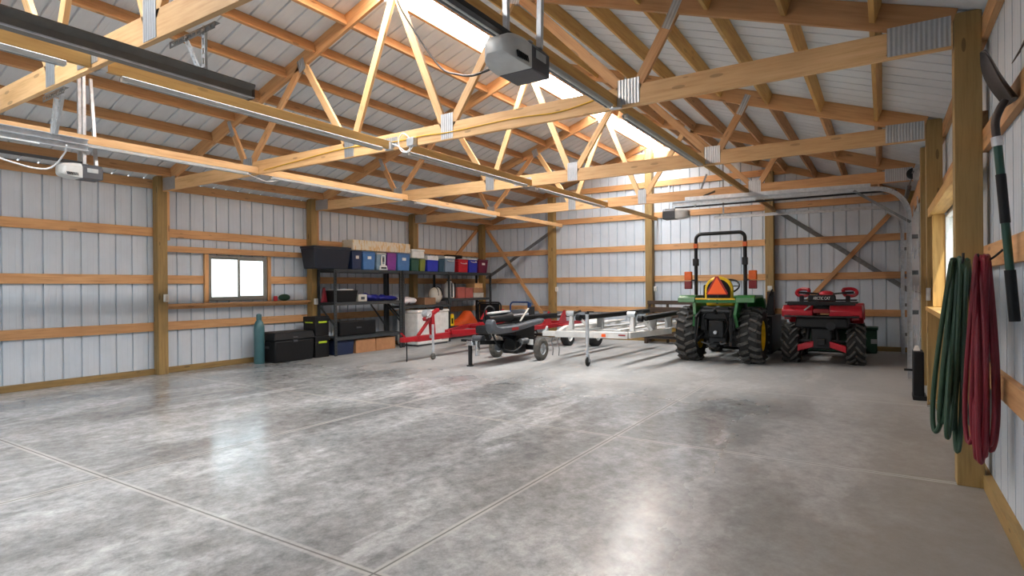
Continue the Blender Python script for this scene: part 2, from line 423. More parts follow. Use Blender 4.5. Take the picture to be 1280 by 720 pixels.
# gap closers where the sheets meet the rafters at the gables are the gable girts below
# base plates
struct(board('baseboard_left', (XL - 0.0, YF, 0.045), (XL - 0.0, YB, 0.045), 0.07, 0.09, 'treated'))
struct(board('baseboard_back', (XL, YB + 0.0, 0.045), (XR, YB + 0.0, 0.045), 0.07, 0.09, 'treated'))
struct(board('baseboard_right', (XR + 0.015, YF, 0.045), (XR + 0.015, 9.4, 0.045), 0.05, 0.09, 'treated'))

# ------------------------------------------------------------------ posts
def post(x0, x1, y0, y1, z1, label, z0=0):
    h = z1 - z0
    b = MB().box(-h / 2, h / 2, -(y1 - y0) / 2, (y1 - y0) / 2, -(x1 - x0) / 2, (x1 - x0) / 2)
    o = b.build('timber_post', 'treated', bevel=0.004, smooth=False)
    o.matrix_local = Matrix(((0, 0, -1, (x0 + x1) / 2), (0, 1, 0, (y0 + y1) / 2), (1, 0, 0, (z0 + z1) / 2), (0, 0, 0, 1)))
    return tag(o, label, 'post', 'building posts')
lp = [(1.83, 'treated timber wall post in the left wall before the first truss'), (4.79, 'treated timber post in the left wall beside the slider window, nearer the camera'),
      (7.74, 'treated timber post between the slider window and the steel shelves'), (10.76, 'treated timber post behind the top shelf, by the long mottled box')]
for y, l in lp[1:]:
    post(XL, XL + 0.15, y, y + 0.15, roofz(XL + 0.1) - 0.01, l)
    b = board('timber_block', (XL + 0.11, y + 0.17, 2.15), (XL + 0.11, y + 0.17, 2.93), 0.038, 0.08, 'pine', up=(1, 0, 0))
    tag(b, 'short pine block nailed to the post under the truss, ' + {4.79: 'left of the window', 7.74: 'right of the window', 10.76: 'above the plastic totes'}[y], 'timber block')
post(XL, XL + 0.15, YB - 0.15, YB, roofz(XL + 0.1) - 0.01, 'treated corner post behind the maroon tote where left and back walls meet')
post(0.41, XR, 4.87, 5.02, roofz(0.5) - 0.01, 'big treated post at right with the coiled hoses hanging in front')
post(0.41, XR, 7.86, 8.01, roofz(0.5) - 0.01, 'treated post at far side of the sunlit right window')
post(0.43, XR, 9.42, 9.57, roofz(0.5) - 0.01, 'treated post beside the overhead door track on the right wall')
post(XR - 0.15, XR, YB - 0.15, YB, roofz(0.5) - 0.01, 'treated corner post where right wall meets back wall')
for x, l in ((-7.55, 'treated back wall post above the red trailer, first from the left corner'), (-4.86, 'tall treated back wall post under the ridge skylight'), (-2.16, 'treated back wall post between the tractor and the red quad')):
    post(x, x + 0.17, YB - 0.17, YB, roofz(x + 0.08) - 0.23, l)

# ------------------------------------------------------------------ girts
ROWN = ['lowest', 'second', 'third', 'eave']
def girt(p, q, label, h=0.14, mat='pine', up=(0, 0, 1), t=GT):
    return tag(board('wall_girt', p, q, t, h, mat, up=up), label, 'wall girt', 'wall girts')
bays = [(YF, 1.83, 'bay ahead of the first truss'), (1.87, 4.79, 'bay left of the window bay'), (4.79, 7.74, 'window bay'), (7.74, 10.76, 'bay behind the first steel shelf'), (10.76, YB, 'corner bay behind the coolers')]
for y0, y1, bn in bays[1:]:
    for i in range(4):
        z = ST * (i + 1)
        if i == 3: z = 3.045
        nm = f'{ROWN[i]} pine girt of the left wall, {bn}'
        if bn == 'window bay' and i == 1:
            girt((XL - GT / 2, y0 + 0.0, z), (XL - GT / 2, W1[0] - 0.09, z), 'short pine girt left of the slider window')
            girt((XL - GT / 2, W1[1] + 0.09, z), (XL - GT / 2, y1, z), 'short pine girt right of the slider window')
            continue
        girt((XL - GT / 2, y0 + 0.002, z), (XL - GT / 2, y1 - 0.002, z), nm)
bbx = [(XL, -7.47, 'bay in the far left corner'), (-7.47, -4.78, 'bay above the red trailer'), (-4.78, -2.08, 'bay above the tractor'), (-2.08, XR, 'bay behind the red quad')]
for x0, x1, bn in bbx:
    for i in range(4):
        z = ST * (i + 1) if i < 3 else 3.06
        girt((x0 + 0.002, YB + GT / 2, z), (x1 - 0.002, YB + GT / 2, z), f'{["lowest","second","third","fourth"][i]} pine girt of the back wall, {bn}')
for z, x0, x1, nm in ((3.82, -7.7, -1.6, 'lower'), (4.52, -5.85, -3.45, 'upper')):
    girt((x0, YB + GT / 2, z), (x1, YB + GT / 2, z), f'{nm} pine girt high in the back gable under the skylight')
for y0, y1, bn in ((1.9, 4.94, 'bay with the shovel'), (4.94, 7.94, 'right window bay')):
    for i in range(4):
        z = ST * (i + 1) if i < 3 else 3.02
        if bn.startswith('right') and i in (1,): continue
        if bn.startswith('right') and i == 2: z = 2.42
        girt((XR + GT / 2, y0 + 0.002, z), (XR + GT / 2, y1 - 0.002, z), f'{ROWN[i]} pine girt of the right wall, {bn}')
girt((XR + GT / 2, 7.96, 3.02), (XR + GT / 2, YB, 3.02), 'eave pine girt of the right wall above the overhead door')
girt((XR + GT / 2, 7.96, ST), (XR + GT / 2, 9.42, ST), 'lowest pine girt of the right wall between window and overhead door')
girt((XR + GT / 2, 7.96, 2 * ST), (XR + GT / 2, 9.42, 2 * ST), 'second pine girt of the right wall between window and overhead door')
# diagonal braces in the far corners
def brace(p, q, label, mat='pine', w=0.038, h=0.09, up=(0, 0, 1), name='diagonal_brace'):
    return tag(board(name, p, q, w, h, mat, up=up), label, 'brace')
brace((-9.62, YB - 0.02, 2.98), (-7.83, YB - 0.02, 0.62), 'pine diagonal brace on the back wall, left corner, ending behind the red trailer', up=(0, 1, 0), w=0.09, h=0.038)
brace((0.12, YB - 0.02, 2.72), (-1.35, YB - 0.02, 1.0), 'pine diagonal brace on the back wall rising behind the red quad', up=(0, 1, 0), w=0.09, h=0.038)
brace((XL + 0.02, 13.62, 3.0), (XL + 0.02, 12.3, 1.95), 'pine diagonal brace on the left wall above the coolers', up=(1, 0, 0), w=0.09, h=0.038)
brace((-7.5, YB + 0.034, 2.86), (-9.75, YB + 0.034, 1.57), 'dark grey diagonal strip crossing the back wall left of the first post', 'galv_dark', 0.09, 0.006, (0, 1, 0), 'diagonal_strip')  # thin dark grey strip set diagonally between girts and sheet
brace((-1.85, YB + 0.034, 2.9), (0.42, YB + 0.034, 1.22), 'dark grey diagonal strip crossing the back wall behind the quad', 'galv_dark', 0.09, 0.006, (0, 1, 0), 'diagonal_strip')

# ------------------------------------------------------------------ roof trusses
def truss(y, label, x0=XL + 0.155, x1=0.405):
    t = thing('roof_truss', label, 'roof truss', (XM, y, 2.92), 0, 'roof trusses')
    O = (XM, y, 2.92); TH = 0.04; zb = 2.92
    def bd(n, p, q, h, mat='pine', dy=0.0, w=TH): return board(n, (p[0], y + dy, p[1]), (q[0], y + dy, q[1]), w, h, mat, t, (0, 0, 1), O)
    bd('bottom_chord', (x0, zb + 0.092), (XM - 0.12, zb + 0.092), 0.184, 'pine_light')
    bd('bottom_chord', (XM - 0.118, zb + 0.092), (x1, zb + 0.092), 0.184, 'pine_light' if y < 8 else 'pine')
    c = 0.184 / 2 * math.sqrt(1 + SL * SL) + 0.002
    bd('top_chord', (XM, roofz(XM) - c), (x1, roofz(x1) - c), 0.184)
    bd('top_chord', (x0, roofz(x0) - c), (XM, roofz(XM) - c), 0.184)
    tc = lambda x: roofz(x) - 2 * c + 0.03
    for s_ in (-1, 1):
        X = lambda d: XM + s_ * d
        bd('web', (X(0.02), 4.70), (X(0.70), zb + 0.15), 0.089, 'pine_light', 0.0)
        bd('web', (X(0.80), zb + 0.15), (X(1.58), tc(X(1.58))), 0.089, 'pine_light', 0.0)
        bd('web', (X(1.66), tc(X(1.66))), (X(2.74), zb + 0.15), 0.089, 'pine', 0.0)
        bd('web', (X(2.84), zb + 0.15), (X(3.19), tc(X(3.19))), 0.089, 'pine', 0.0)
    def plate(cx, cz, w, h, rot=0.0):
        for sy in (-1, 1):
            b = MB().box(-w / 2, w / 2, -0.0015, 0.0015, -h / 2, h / 2)
            o = b.build('connector_plate', 'plate', t, smooth=False)
            o.location = (cx - XM, sy * (TH / 2 + 0.0018), cz - zb); o.rotation_euler = (0, rot, 0)
    for s_ in (-1, 1):
        sl = -s_ * math.atan(SL)
        plate(XM + s_ * 0.75, zb + 0.145, 0.16, 0.27)
        plate(XM + s_ * 2.78, zb + 0.135, 0.20, 0.22)
        plate(XM + s_ * 1.62, roofz(XM + 1.62) - 0.16, 0.13, 0.16, -sl)
        plate(XM + s_ * 3.17, roofz(XM + 3.17) - 0.20, 0.075, 0.26, math.radians(26 * s_))
        plate((x1 - 0.19) if s_ > 0 else (x0 + 0.19), zb + 0.115, 0.36, 0.20)
    plate(XM - 0.12, zb + 0.085, 0.32, 0.11)
    plate(XM, 4.72, 0.30, 0.18)
    return t
truss(TY[0], 'nearest pine roof truss crossing the upper left corner, with steel track hangers')
truss(TY[1], 'pine roof truss meeting the right post that has the hoses, yellow cable along it')
truss(TY[2], 'pine roof truss second beyond the hanging opener, with a wide splice plate')
truss(TY[3], 'farthest pine roof truss, crossing above the overhead door rails')
# gable rafters on the back wall
c = 0.07 * math.sqrt(1 + SL * SL) + 0.004
for s_, l in ((-1, 'left'), (1, 'right')):
    xe = XL + 0.16 if s_ < 0 else 0.40
    o = board('gable_rafter', (XM + s_ * 0.04, YB - 0.02, roofz(XM + s_ * .04) - c), (xe, YB - 0.02, roofz(xe) - c), 0.038, 0.14, 'pine')
    tag(o, f'pine rafter along the back gable, {l} slope', 'rafter')

# ------------------------------------------------------------------ purlins
PY = [YF] + TY + [YB]
bayn = ['ahead of the nearest truss', 'between nearest and second trusses', 'between second and third trusses', 'between third and fourth trusses', 'between fourth truss and back wall']
ordn = ['ridge', 'second', 'third', 'fourth', 'fifth', 'sixth', 'seventh', 'eighth', 'ninth', 'tenth']
nrm_l = V((-SL, 0, 1)).normalized(); nrm_r = V((SL, 0, 1)).normalized()
for side, xs in (('left', [-4.90 - 0.573 * k for k in range(9)]), ('right', [-0.01 - 0.573 * k for k in range(8)][::-1] + [])):
    for bi in range(5):
        y0, y1 = PY[bi] + 0.022, PY[bi + 1] - (0.022 if bi < 4 else 0.04)
        for k, x in enumerate(xs):
            if bi == 0 and (side == 'right' or k > 4): continue
            n = nrm_l if side == 'left' else nrm_r
            cpt = V((x, 0, roofz(x) - 0.003)) - n * 0.071
            mat = 'pine' if (side == 'left' or bi > 2) else 'yellow_pine'
            o = board('roof_purlin', (cpt.x, y0, cpt.z), (cpt.x, y1, cpt.z), 0.038, 0.14, mat, up=n)
            tag(o, f'pine purlin, {side} slope, {ordn[k]} from ridge, {bayn[bi]}', 'roof purlin', 'roof purlins')
for bi in range(1, 5):
    x = XM + 0.30
    cpt = V((x, 0, roofz(x) - 0.003)) - nrm_r * 0.071
    o = board('ridge_purlin', (cpt.x, PY[bi] + 0.022, cpt.z), (cpt.x, PY[bi + 1] - 0.04, cpt.z), 0.038, 0.14, 'pine', up=nrm_r)
    tag(o, f'pine purlin edging the bright ridge skylight, {bayn[bi]}', 'roof purlin', 'roof purlins')

# ------------------------------------------------------------------ light boards with strip fixtures
def light_board(x, bi, mat, label, lights=True, fy=(0.15, 0.15), zb=2.925):
    y0, y1 = PY[bi] + 0.025, PY[bi + 1] - 0.025
    if bi == 0: y0 = 0.4
    o = board('light_board', (x, y0, zb + 0.045), (x, y1, zb + 0.045), 0.038, 0.089, mat)
    tag(o, f'pine batten, {label}', 'batten', 'light battens')
    if not lights: return
    t = thing('strip_light', f'unlit strip light, {label}', 'light fixture', (x, (y0 + y1) / 2, zb - 0.002), 0, 'strip lights')
    h0, h1 = y0 + fy[0] - (y0 + y1) / 2, y1 - fy[1] - (y0 + y1) / 2
    MB().prism([(-0.022, h0, 0), (0.022, h0, 0), (0.030, h0, -0.008), (0.030, h0, -0.034), (0.026, h0, -0.034), (0.024, h0, -0.010), (-0.024, h0, -0.010), (-0.026, h0, -0.034), (-0.030, h0, -0.034), (-0.030, h0, -0.008)], (0, h1 - h0, 0)).build('fixture_body', 'fixture', t, smooth=False)
    MB().cyl((0, h0 + 0.04, -0.024), (0, h1 - 0.04, -0.024), 0.011, 12).build('tube', 'tube', t)
    for h in (h0 + 0.02, h1 - 0.02):
        MB().box(-0.013, 0.013, h - 0.02, h + 0.02, -0.036, -0.0105).build('socket', 'white', t)
for bi in range(1, 5):
    light_board(-1.98, bi, 'yellow_pine', f'row above the tractor, {bayn[bi]}', bi < 3)
    light_board(-4.72 if bi < 2 else -4.62, bi, 'yellow_pine', f'row under the left half of the ridge, {bayn[bi]}', bi < 4)
    light_board(-7.2, bi, 'pine_light', f'row near the left wall, {bayn[bi]}', bi < 4)
light_board(-4.72, 0, 'yellow_pine', 'row under the left half of the ridge, ahead of the nearest truss', True)
# steel joist hangers where the battens meet the second truss
for x, l in ((-1.98, 'batten above the tractor'), (-4.72, 'middle batten')):
    for y, nm in ((TY[0] + 0.045, 'nearest truss'), (TY[1] - 0.045, 'second truss')):
        if x == -1.98 and y < 3: continue
        b = MB().box(x - 0.05, x + 0.05, y - 0.022, y + 0.022, 2.915, 2.924).box(x - 0.05, x - 0.021, y - 0.022, y + 0.022, 2.924, 3.0).box(x + 0.021, x + 0.05, y - 0.022, y + 0.022, 2.924, 3.0)
        tag(b.build('joist_hanger', 'galv', smooth=False), f'small galvanised hanger holding the {l} at the {nm}', 'joist hanger')

# ------------------------------------------------------------------ windows
def frame_rect(m, axis, a0, a1, z0, z1, c0, c1, w):
    def bx(p0, p1, q0, q1):
        if axis == 'x': m.box(c0, c1, p0, p1, q0, q1)
        else: m.box(p0, p1, c0, c1, q0, q1)
    bx(a0, a1, z0, z0 + w); bx(a0, a1, z1 - w, z1); bx(a0, a0 + w, z0 + w, z1 - w); bx(a1 - w, a1, z0 + w, z1 - w)
    return m
y0, y1, z0, z1 = W1
w = thing('window_1', None, None, (xl, (y0 + y1) / 2, z0)); w['kind'] = 'structure'
def wp(mb, n, mat, **k):
    o = mb.build(n, mat, None, **k); o.parent = w; o.location = V(o.location) - V(w.location) if k.get('origin') is None else o.location; o.location = -V(w.location); return o
wp(frame_rect(MB(), 'x', y0, y1, z0, z1, xl - 0.03, xl + 0.045, 0.035), 'window_frame', 'window_frame', bevel=0.004)
ym = (y0 + y1) / 2
wp(frame_rect(MB(), 'x', y0 + 0.035, ym + 0.02, z0 + 0.035, z1 - 0.035, xl - 0.005, xl + 0.02, 0.028), 'sash', 'window_frame', bevel=0.003)
wp(frame_rect(MB(), 'x', ym - 0.02, y1 - 0.035, z0 + 0.035, z1 - 0.035, xl + 0.021, xl + 0.042, 0.04), 'sash', 'window_frame', bevel=0.003)
wp(MB().box(xl + 0.005, xl + 0.009, y0 + 0.06, ym, z0 + 0.06, z1 - 0.06), 'pane', 'glass', smooth=False)
wp(MB().box(xl + 0.030, xl + 0.034, ym, y1 - 0.07, z0 + 0.07, z1 - 0.07), 'pane', 'glass', smooth=False)
def bt(p, q, w_, h_, name, label, cat, mat='pine', up=(0, 0, 1)): return tag(board(name, p, q, w_, h_, mat, up=up), label, cat)
bt((XL + 0.02, 4.95, 2.02), (XL + 0.02, 7.735, 2.02), 0.038, 0.10, 'window_header', 'pine header board above the slider window in the left wall', 'header')
bt((XL + 0.055, 4.95, 1.10), (XL + 0.055, 7.735, 1.10), 0.14, 0.04, 'window_ledge', 'long pine ledge below the slider window in the left wall', 'ledge')
bt((XL + 0.02, 4.95, 1.055), (XL + 0.02, 7.735, 1.055), 0.034, 0.045, 'ledge_batten', 'narrow pine batten under the slider window ledge', 'batten')
for y, l in ((y0 - 0.045, 'left'), (y1 + 0.045, 'right')):
    bt((XL + 0.0, y, 1.125), (XL + 0.0, y, 1.965), 0.07, 0.05 if l == 'left' else 0.038, 'window_jamb', f'upright pine jamb on the {l} of the slider window', 'jamb', up=(1, 0, 0))
y0, y1, z0, z1 = W2
w = thing('window_2', None, None, (xr, (y0 + y1) / 2, z0)); w['kind'] = 'structure'
wp(frame_rect(MB(), 'x', y0, y1, z0, z1, xr - 0.04, xr + 0.03, 0.026), 'window_frame', 'white', bevel=0.004)
wp(MB().box(xr - 0.01, xr - 0.006, y0 + 0.04, y1 - 0.04, z0 + 0.04, z1 - 0.04), 'pane', 'glass', smooth=False)
wp(MB().box(xr - 0.025, xr + 0.01, (y0 + y1) / 2 - 0.02, (y0 + y1) / 2 + 0.02, z0 + 0.04, z1 - 0.04), 'mullion', 'white', bevel=0.003)
bt((0.485, 5.025, z1 + 0.06), (0.485, 7.855, z1 + 0.06), 0.13, 0.09, 'window_header', 'thick pine header over the sunlit right window', 'header', 'yellow_pine')
bt((0.47, 5.025, z0 - 0.025), (0.47, 7.855, z0 - 0.025), 0.15, 0.045, 'window_ledge', 'pine sill board under the sunlit right window', 'ledge', 'yellow_pine')
bt((0.50, y1 + 0.025, z0), (0.50, y1 + 0.025, z1 + 0.012), 0.045, 0.11, 'window_jamb', 'sunlit pine jamb at far side of the right window', 'jamb', 'yellow_pine', up=(1, 0, 0))
bt((0.50, y0 - 0.025, z0), (0.50, y0 - 0.025, z1 + 0.012), 0.045, 0.11, 'window_jamb', 'pine jamb at near side of the right window behind the hoses', 'jamb', 'yellow_pine', up=(1, 0, 0))

# ------------------------------------------------------------------ overhead door in the right wall
d = thing('door_1', None, None, (0.44, (DR[0] + DR[1]) / 2, 0)); d['kind'] = 'structure'
cy = d.location.y
for k in range(4):
    z = 0.01 + k * 0.61
    p = MB().box(-0.025, 0.02, DR[0] - cy + 0.0, DR[1] - cy, z, z + 0.6)
    o = p.build('door_panel', 'door_white', d, bevel=0.006, smooth=False)
    for yy in (DR[0] - cy + 0.10, -0.6, 0.6, DR[1] - cy - 0.1):
        MB().box(-0.04, -0.027, yy - 0.02, yy + 0.02, z + 0.5, z + 0.7).build('hinge', 'galv', o)
def track(y, ztop, xend, name, label):
    t = thing('door_track', label, 'door track', (0.31, y, 0), 0, 'overhead door tracks')
    pts = [(0, 0, 0.03), (0, 0, 1.0), (0, 0, ztop - 0.40)]
    for i in range(1, 10):
        a = PI / 2 * i / 9; pts.append((-0.40 + 0.40 * math.cos(a), 0, ztop - 0.40 + 0.40 * math.sin(a)))
    pts += [(-1.6, 0, ztop + 0.01), (xend - 0.31, 0, ztop + 0.02)]
    mm = MB()
    # a J-shaped rail: web and two lips
    P = [V(p) for p in pts]
    for dx, sy in ((0.0, 0.022), (0.028, 0.0), (-0.028, 0.0)):
        for a, b2 in zip(P, P[1:]):
            dd = (b2 - a).normalized(); nn = V((dd.z, 0, -dd.x))
            q0, q1 = a + nn * dx, b2 + nn * dx
            if dx == 0: mm.bar(q0 + V((0, sy, 0)), q1 + V((0, sy, 0)), 0.004, 0.056, (0, 1, 0) if abs(dd.y) < 0.9 else (0, 0, 1)) if False else mm.prism([q0 + nn * 0.028 + V((0, sy, 0)), q0 - nn * 0.028 + V((0, sy, 0)), q1 - nn * 0.028 + V((0, sy, 0)), q1 + nn * 0.028 + V((0, sy, 0))], (0, 0.004, 0))
            else: mm.prism([q0 + V((0, -0.022, 0)), q0 + V((0, 0.024, 0)), q1 + V((0, 0.024, 0)), q1 + V((0, -0.022, 0))], nn * 0.004)
    mm.build('rail', 'galv', t, smooth=False)
    for z in (0.4, 0.95, 1.5, 2.0):
        MB().box(-0.03, 0.115, 0.026, 0.032, z - 0.03, z + 0.03).build('bracket', 'galv_dark', t)
    return t
NT, FT = 9.78, 13.1
t = track(NT, 2.70, -3.0, 'a', 'galvanised curved door rail nearer the camera, above the red quad')
MB().prism([(-0.45, 0.03, 2.73), (-3.1, 0.03, 2.77), (-3.1, 0.03, 2.83), (-0.45, 0.03, 2.79)], (0, 0.04, 0)).build('reinforcing_angle', 'galv', t)
t = track(FT, 2.80, -3.1, 'b', 'galvanised curved door rail farther from the camera, along the back wall')
# spring shaft with drum
t = thing('torsion_spring', 'torsion spring shaft with black drum above the overhead door', 'door spring', (0.36, 0, 2.88))
MB().cyl((0, NT - 0.1, 0), (0, FT, 0), 0.013, 10).build('shaft', 'galv_dark', t)
MB().lathe([(0.02, -0.03), (0.07, -0.028), (0.07, -0.018), (0.045, -0.01), (0.045, 0.02), (0.075, 0.025), (0.075, 0.035), (0.02, 0.04)], (0, NT + 0.05, 0), 'y', 24).build('cable_drum', 'black_metal', t)
sp = [(0.03 * math.cos(a * 0.55), 11.2 + a * 0.0055, 0.03 * math.sin(a * 0.55)) for a in range(0, 260)]
MB().tube(sp, 0.006, 6).build('spring', 'galv_dark', t)
MB().box(0.0, 0.07, NT - 0.02, NT + 0.0, -0.11, 0.06).build('bearing_plate', 'galv', t)
board('door_header', (0.50, 9.58, 2.72), (0.50, 13.68, 2.72), 0.10, 0.30, 'pine')
tag(bpy.data.objects['door_header'], 'pine header beam above the overhead door', 'header')
def strut(p, q, label, mat='galv_dark', w=0.035):
    p, q = V(p), V(q); d_ = (q - p).normalized(); up = V((0, 1, 0)) if abs(d_.y) < 0.9 else V((0, 0, 1)); sd = d_.cross(up).normalized()
    m_ = MB().bar(p, q, w, 0.004, up)
    m_.bar(p + sd * (w / 2) + up * (w / 2), q + sd * (w / 2) + up * (w / 2), 0.004, w, up)
    return tag(m_.build('hanger_angle', mat, smooth=False), label, 'hanger')
strut((-2.95, 11.0, 2.80), (-2.70, 10.9, 3.38), 'dark slanted hanger holding the overhead door rail, left one')
strut((-2.50, NT + 0.03, 2.80), (-2.55, 10.80, 3.02), 'dark hanger angle on the farthest truss above the overhead door rails')
strut((-0.35, NT + 0.02, 2.70), (0.33, NT + 0.02, 2.2), 'dark diagonal brace inside the bend of the door rail', 'galv_dark')
strut((-2.9, FT, 2.84), (-2.9, FT, 4.1), 'thin hanger holding the farther overhead door rail')
# front doors: tracks seen from below
t = thing('door_track', 'dark bronze steel door track hung below the nearest truss', 'door track', (-3.47, 2.3, 2.585))
MB().box(-0.028, 0.028, -3.3, 0, 0.0, 0.006).box(0.02, 0.028, -3.3, 0, 0.006, 0.094).box(-0.028, 0.02, -3.3, 0, 0.088, 0.094).build('channel', 'bronze', t, smooth=False)
MB().prism([(0.0285, -3.3, 0.093), (0.052, -3.3, 0.088), (0.055, -3.3, 0.078), (0.030, -3.3, 0.050), (0.0285, -3.3, 0.048)], (0, 3.3, 0)).build('lip', 'bronze', t, smooth=False)
MB().box(0.0285, 0.040, -3.3, 0, 0.0, 0.008).build('edge_strip', 'galv', t, smooth=False)
MB().box(-0.034, 0.036, -0.01, 0.006, 0.0, 0.094).build('end_plate', 'old_wood', t)
t = thing('door_track', 'galvanised double door track at upper left, hung by a perforated angle', 'door track', (-5.72, 2.26, 2.535))
MB().box(-0.004, 0.004, -3.0, 0, 0, 0.10).box(0.004, 0.03, -3.0, 0, 0.0, 0.006).box(0.004, 0.03, -3.0, 0, 0.047, 0.053).box(0.004, 0.03, -3.0, 0, 0.094, 0.10).build('channel', 'galv', t, smooth=False)
MB().cyl((0.035, -3.0, -0.01), (0.035, -0.35, -0.01), 0.012, 8).build('conduit', 'fixture', t)
def perforated(p, q, label, mat='galv', w=0.034):
    p, q = V(p), V(q); d_ = (q - p); L = d_.length; d_.normalize(); up = V((0, 1, 0)); sd = d_.cross(up).normalized()
    t_ = thing('perforated_angle', label, 'hanger', tuple(p))
    m_ = MB()
    n_ = max(2, int(L / 0.05))
    for sgn in (-1, 1): m_.bar(sd * (sgn * w * 0.36), sd * (sgn * w * 0.36) + d_ * L, w * 0.28, 0.003, up)
    for i in range(n_ + 1):
        c0 = d_ * (L * i / n_ * 0.985); m_.bar(c0, c0 + d_ * 0.018, w * 0.5, 0.003, up)
    m_.build('slotted_flange', mat, t_, smooth=False)
    MB().bar(sd * (w / 2) + up * 0.017, sd * (w / 2) + up * 0.017 + d_ * L, 0.003, 0.034, up).build('flange', mat, t_, smooth=False)
    return t_
perforated((-3.42, 1.96, 2.68), (-3.42, 1.96, 2.915), 'upright perforated hanger of the bronze door track')
perforated((-3.48, 1.96, 2.69), (-3.62, 1.96, 2.905), 'slanted perforated brace of the bronze door track')
perforated((-3.8, 1.96, 2.895), (-3.30, 1.96, 2.905), 'horizontal perforated angle bolted under the nearest truss', 'galv_dark', 0.04)
perforated((-5.66, 2.0, 2.62), (-5.52, 2.0, 2.91), 'slanted perforated hanger of the galvanised track, right one')
perforated((-5.72, 2.0, 2.62), (-5.64, 2.0, 2.91), 'slanted perforated hanger of the galvanised track, left one', 'galv')
perforated((-5.75, 1.96, 2.905), (-5.35, 1.96, 2.91), 'short dark plate under the nearest truss above the galvanised track', 'galv_dark', 0.05)

# ------------------------------------------------------------------ door openers (local -Y is the lens end with the rail)
def opener(label, loc, rz, rail, hangers, sc=1.0, label_sign=True):
    t = thing('door_opener', label, 'garage door opener', loc, rz, 'garage door openers')
    W, H = 0.14 * sc, 0.105 * sc
    body = MB().prism([(-W, 0.02, -H), (W, 0.02, -H), (W, 0.02, H * 0.55), (W * 0.7, 0.02, H), (-W * 0.7, 0.02, H), (-W, 0.02, H * 0.55)], (0, 0.26 * sc, 0))
    body.build('chassis', 'dark_grey', t, bevel=0.008)
    l = MB(); n = 9
    rings = []
    for i in range(n):
        a = PI / 2 * i / (n - 1); y = 0.018 - 0.26 * sc * math.sin(a); k = math.cos(a) ** 0.45 if i < n - 1 else 0.42
        k = max(k, 0.42)
        rings.append([(-W * k * 1.02, y, -H * k), (W * k * 1.02, y, -H * k), (W * k * 1.02, y, H * k * 0.55), (W * 0.7 * k, y, H * k), (-W * 0.7 * k, y, H * k), (-W * k * 1.02, y, H * k * 0.55)])
    vs = [p for r in rings for p in r]; fs = [(i * 6 + j, i * 6 + (j + 1) % 6, (i + 1) * 6 + (j + 1) % 6, (i + 1) * 6 + j) for i in range(n - 1) for j in range(6)]
    fs += [tuple(range(5, -1, -1)), tuple((n - 1) * 6 + j for j in range(6))]
    l.add(vs, fs).build('lamp_lens', 'lens', t, bevel=0.004)
    for i in range(8):
        xx = W * 1.02 + 0.001; yy = -0.02 - i * 0.018 * sc
        MB().bar((W * 0.99, yy, -H * 0.75), (W * 0.99, yy - 0.012, -H * 0.35), 0.012, 0.005).build('vent', 'black', t)
    MB().box(W, W + 0.003, 0.08 * sc, 0.22 * sc, -0.01, 0.035).build('nameplate', 'fixture', t)
    MB().box(-0.018, 0.018, -rail, 0.05, H + 0.004, H + 0.034).build('rail', 'black_metal', t, smooth=False)
    MB().box(-W * 0.8, W * 0.8, 0.04, 0.075, H, H + 0.006).box(-W * 0.8, W * 0.8, 0.2 * sc, 0.235 * sc, H, H + 0.006).build('mount_strap', 'galv', t)
    for (x, y, dx, L) in hangers:
        MB().bar((x, y, H + 0.003), (x + dx, y, H + L), 0.03, 0.003, (0, 1, 0)).bar((x + 0.014, y + 0.014, H + 0.003), (x + dx + 0.014, y + 0.014, H + L), 0.003, 0.03, (0, 1, 0)).build('hanger', 'galv', t, smooth=False)
    return t
opener('grey and black door opener hanging near the skylight, front of the roof', (-1.76, 2.80, 2.655), 0, 2.6, [(-0.08, 0.04, 0.0, 0.75), (0.08, 0.15, 0.02, 0.85)], 0.80)
opener('white lensed door opener hanging at far left above the left wall', (-7.3, 2.78, 2.63), 0, 2.6, [(-0.09, 0.05, 0.0, 1.1), (0.02, 0.05, 0.0, 1.15), (-0.02, 0.18, -0.12, 1.0)], 0.74)
opener('small door opener hanging below the farthest truss, facing the right door', (-3.40, 11.45, 2.76), PI / 2, 3.6, [(-0.08, 0.06, 0.0, 0.45), (0.08, 0.2, 0.05, 0.5)], 0.95)

# ------------------------------------------------------------------ cables
def smooth_path(pts, n=6):
    P = [V(p) for p in pts]; out = []
    for i in range(len(P) - 1):
        p0, p1, p2, p3 = P[max(i - 1, 0)], P[i], P[i + 1], P[min(i + 2, len(P) - 1)]
        for k in range(n):
            t_ = k / n
            out.append(0.5 * ((2 * p1) + (p2 - p0) * t_ + (2 * p0 - 5 * p1 + 4 * p2 - p3) * t_ ** 2 + (3 * p1 - p0 - 3 * p2 + p3) * t_ ** 3))
    out.append(P[-1]); return out
def cable(name, pts, r, mat, label, n=8):
    return tag(MB().tube(smooth_path(pts), r, n).build(name, mat), label, 'cable')
yy = TY[1] - 0.028
cable('electric_cable', [(-7.05, yy, 2.96), (-6.3, yy, 3.0), (-5.45, yy, 3.04), (-4.68, yy, 3.005), (-4.2, yy, 3.01), (-3.87, yy, 2.995), (-3.07, yy, 3.01), (-2.54, yy, 2.99), (-2.1, yy, 3.05)], 0.006, 'wire_yellow', 'yellow electric cable stapled along the bottom of the second truss')
cable('electric_cable', [(-5.0, yy, 3.02), (-4.83, yy - 0.02, 3.02), (-4.6, yy - 0.02, 2.95), (-4.45, yy - 0.04, 2.86), (-4.38, yy - 0.04, 2.90), (-4.40, yy - 0.03, 3.0), (-4.50, yy - 0.03, 3.07), (-4.56, yy - 0.03, 3.0), (-4.52, yy - 0.04, 2.88), (-4.40, yy - 0.05, 2.845), (-4.34, yy - 0.03, 2.92)], 0.006, 'wire_white', 'white looped cable on the second truss by the junction box')
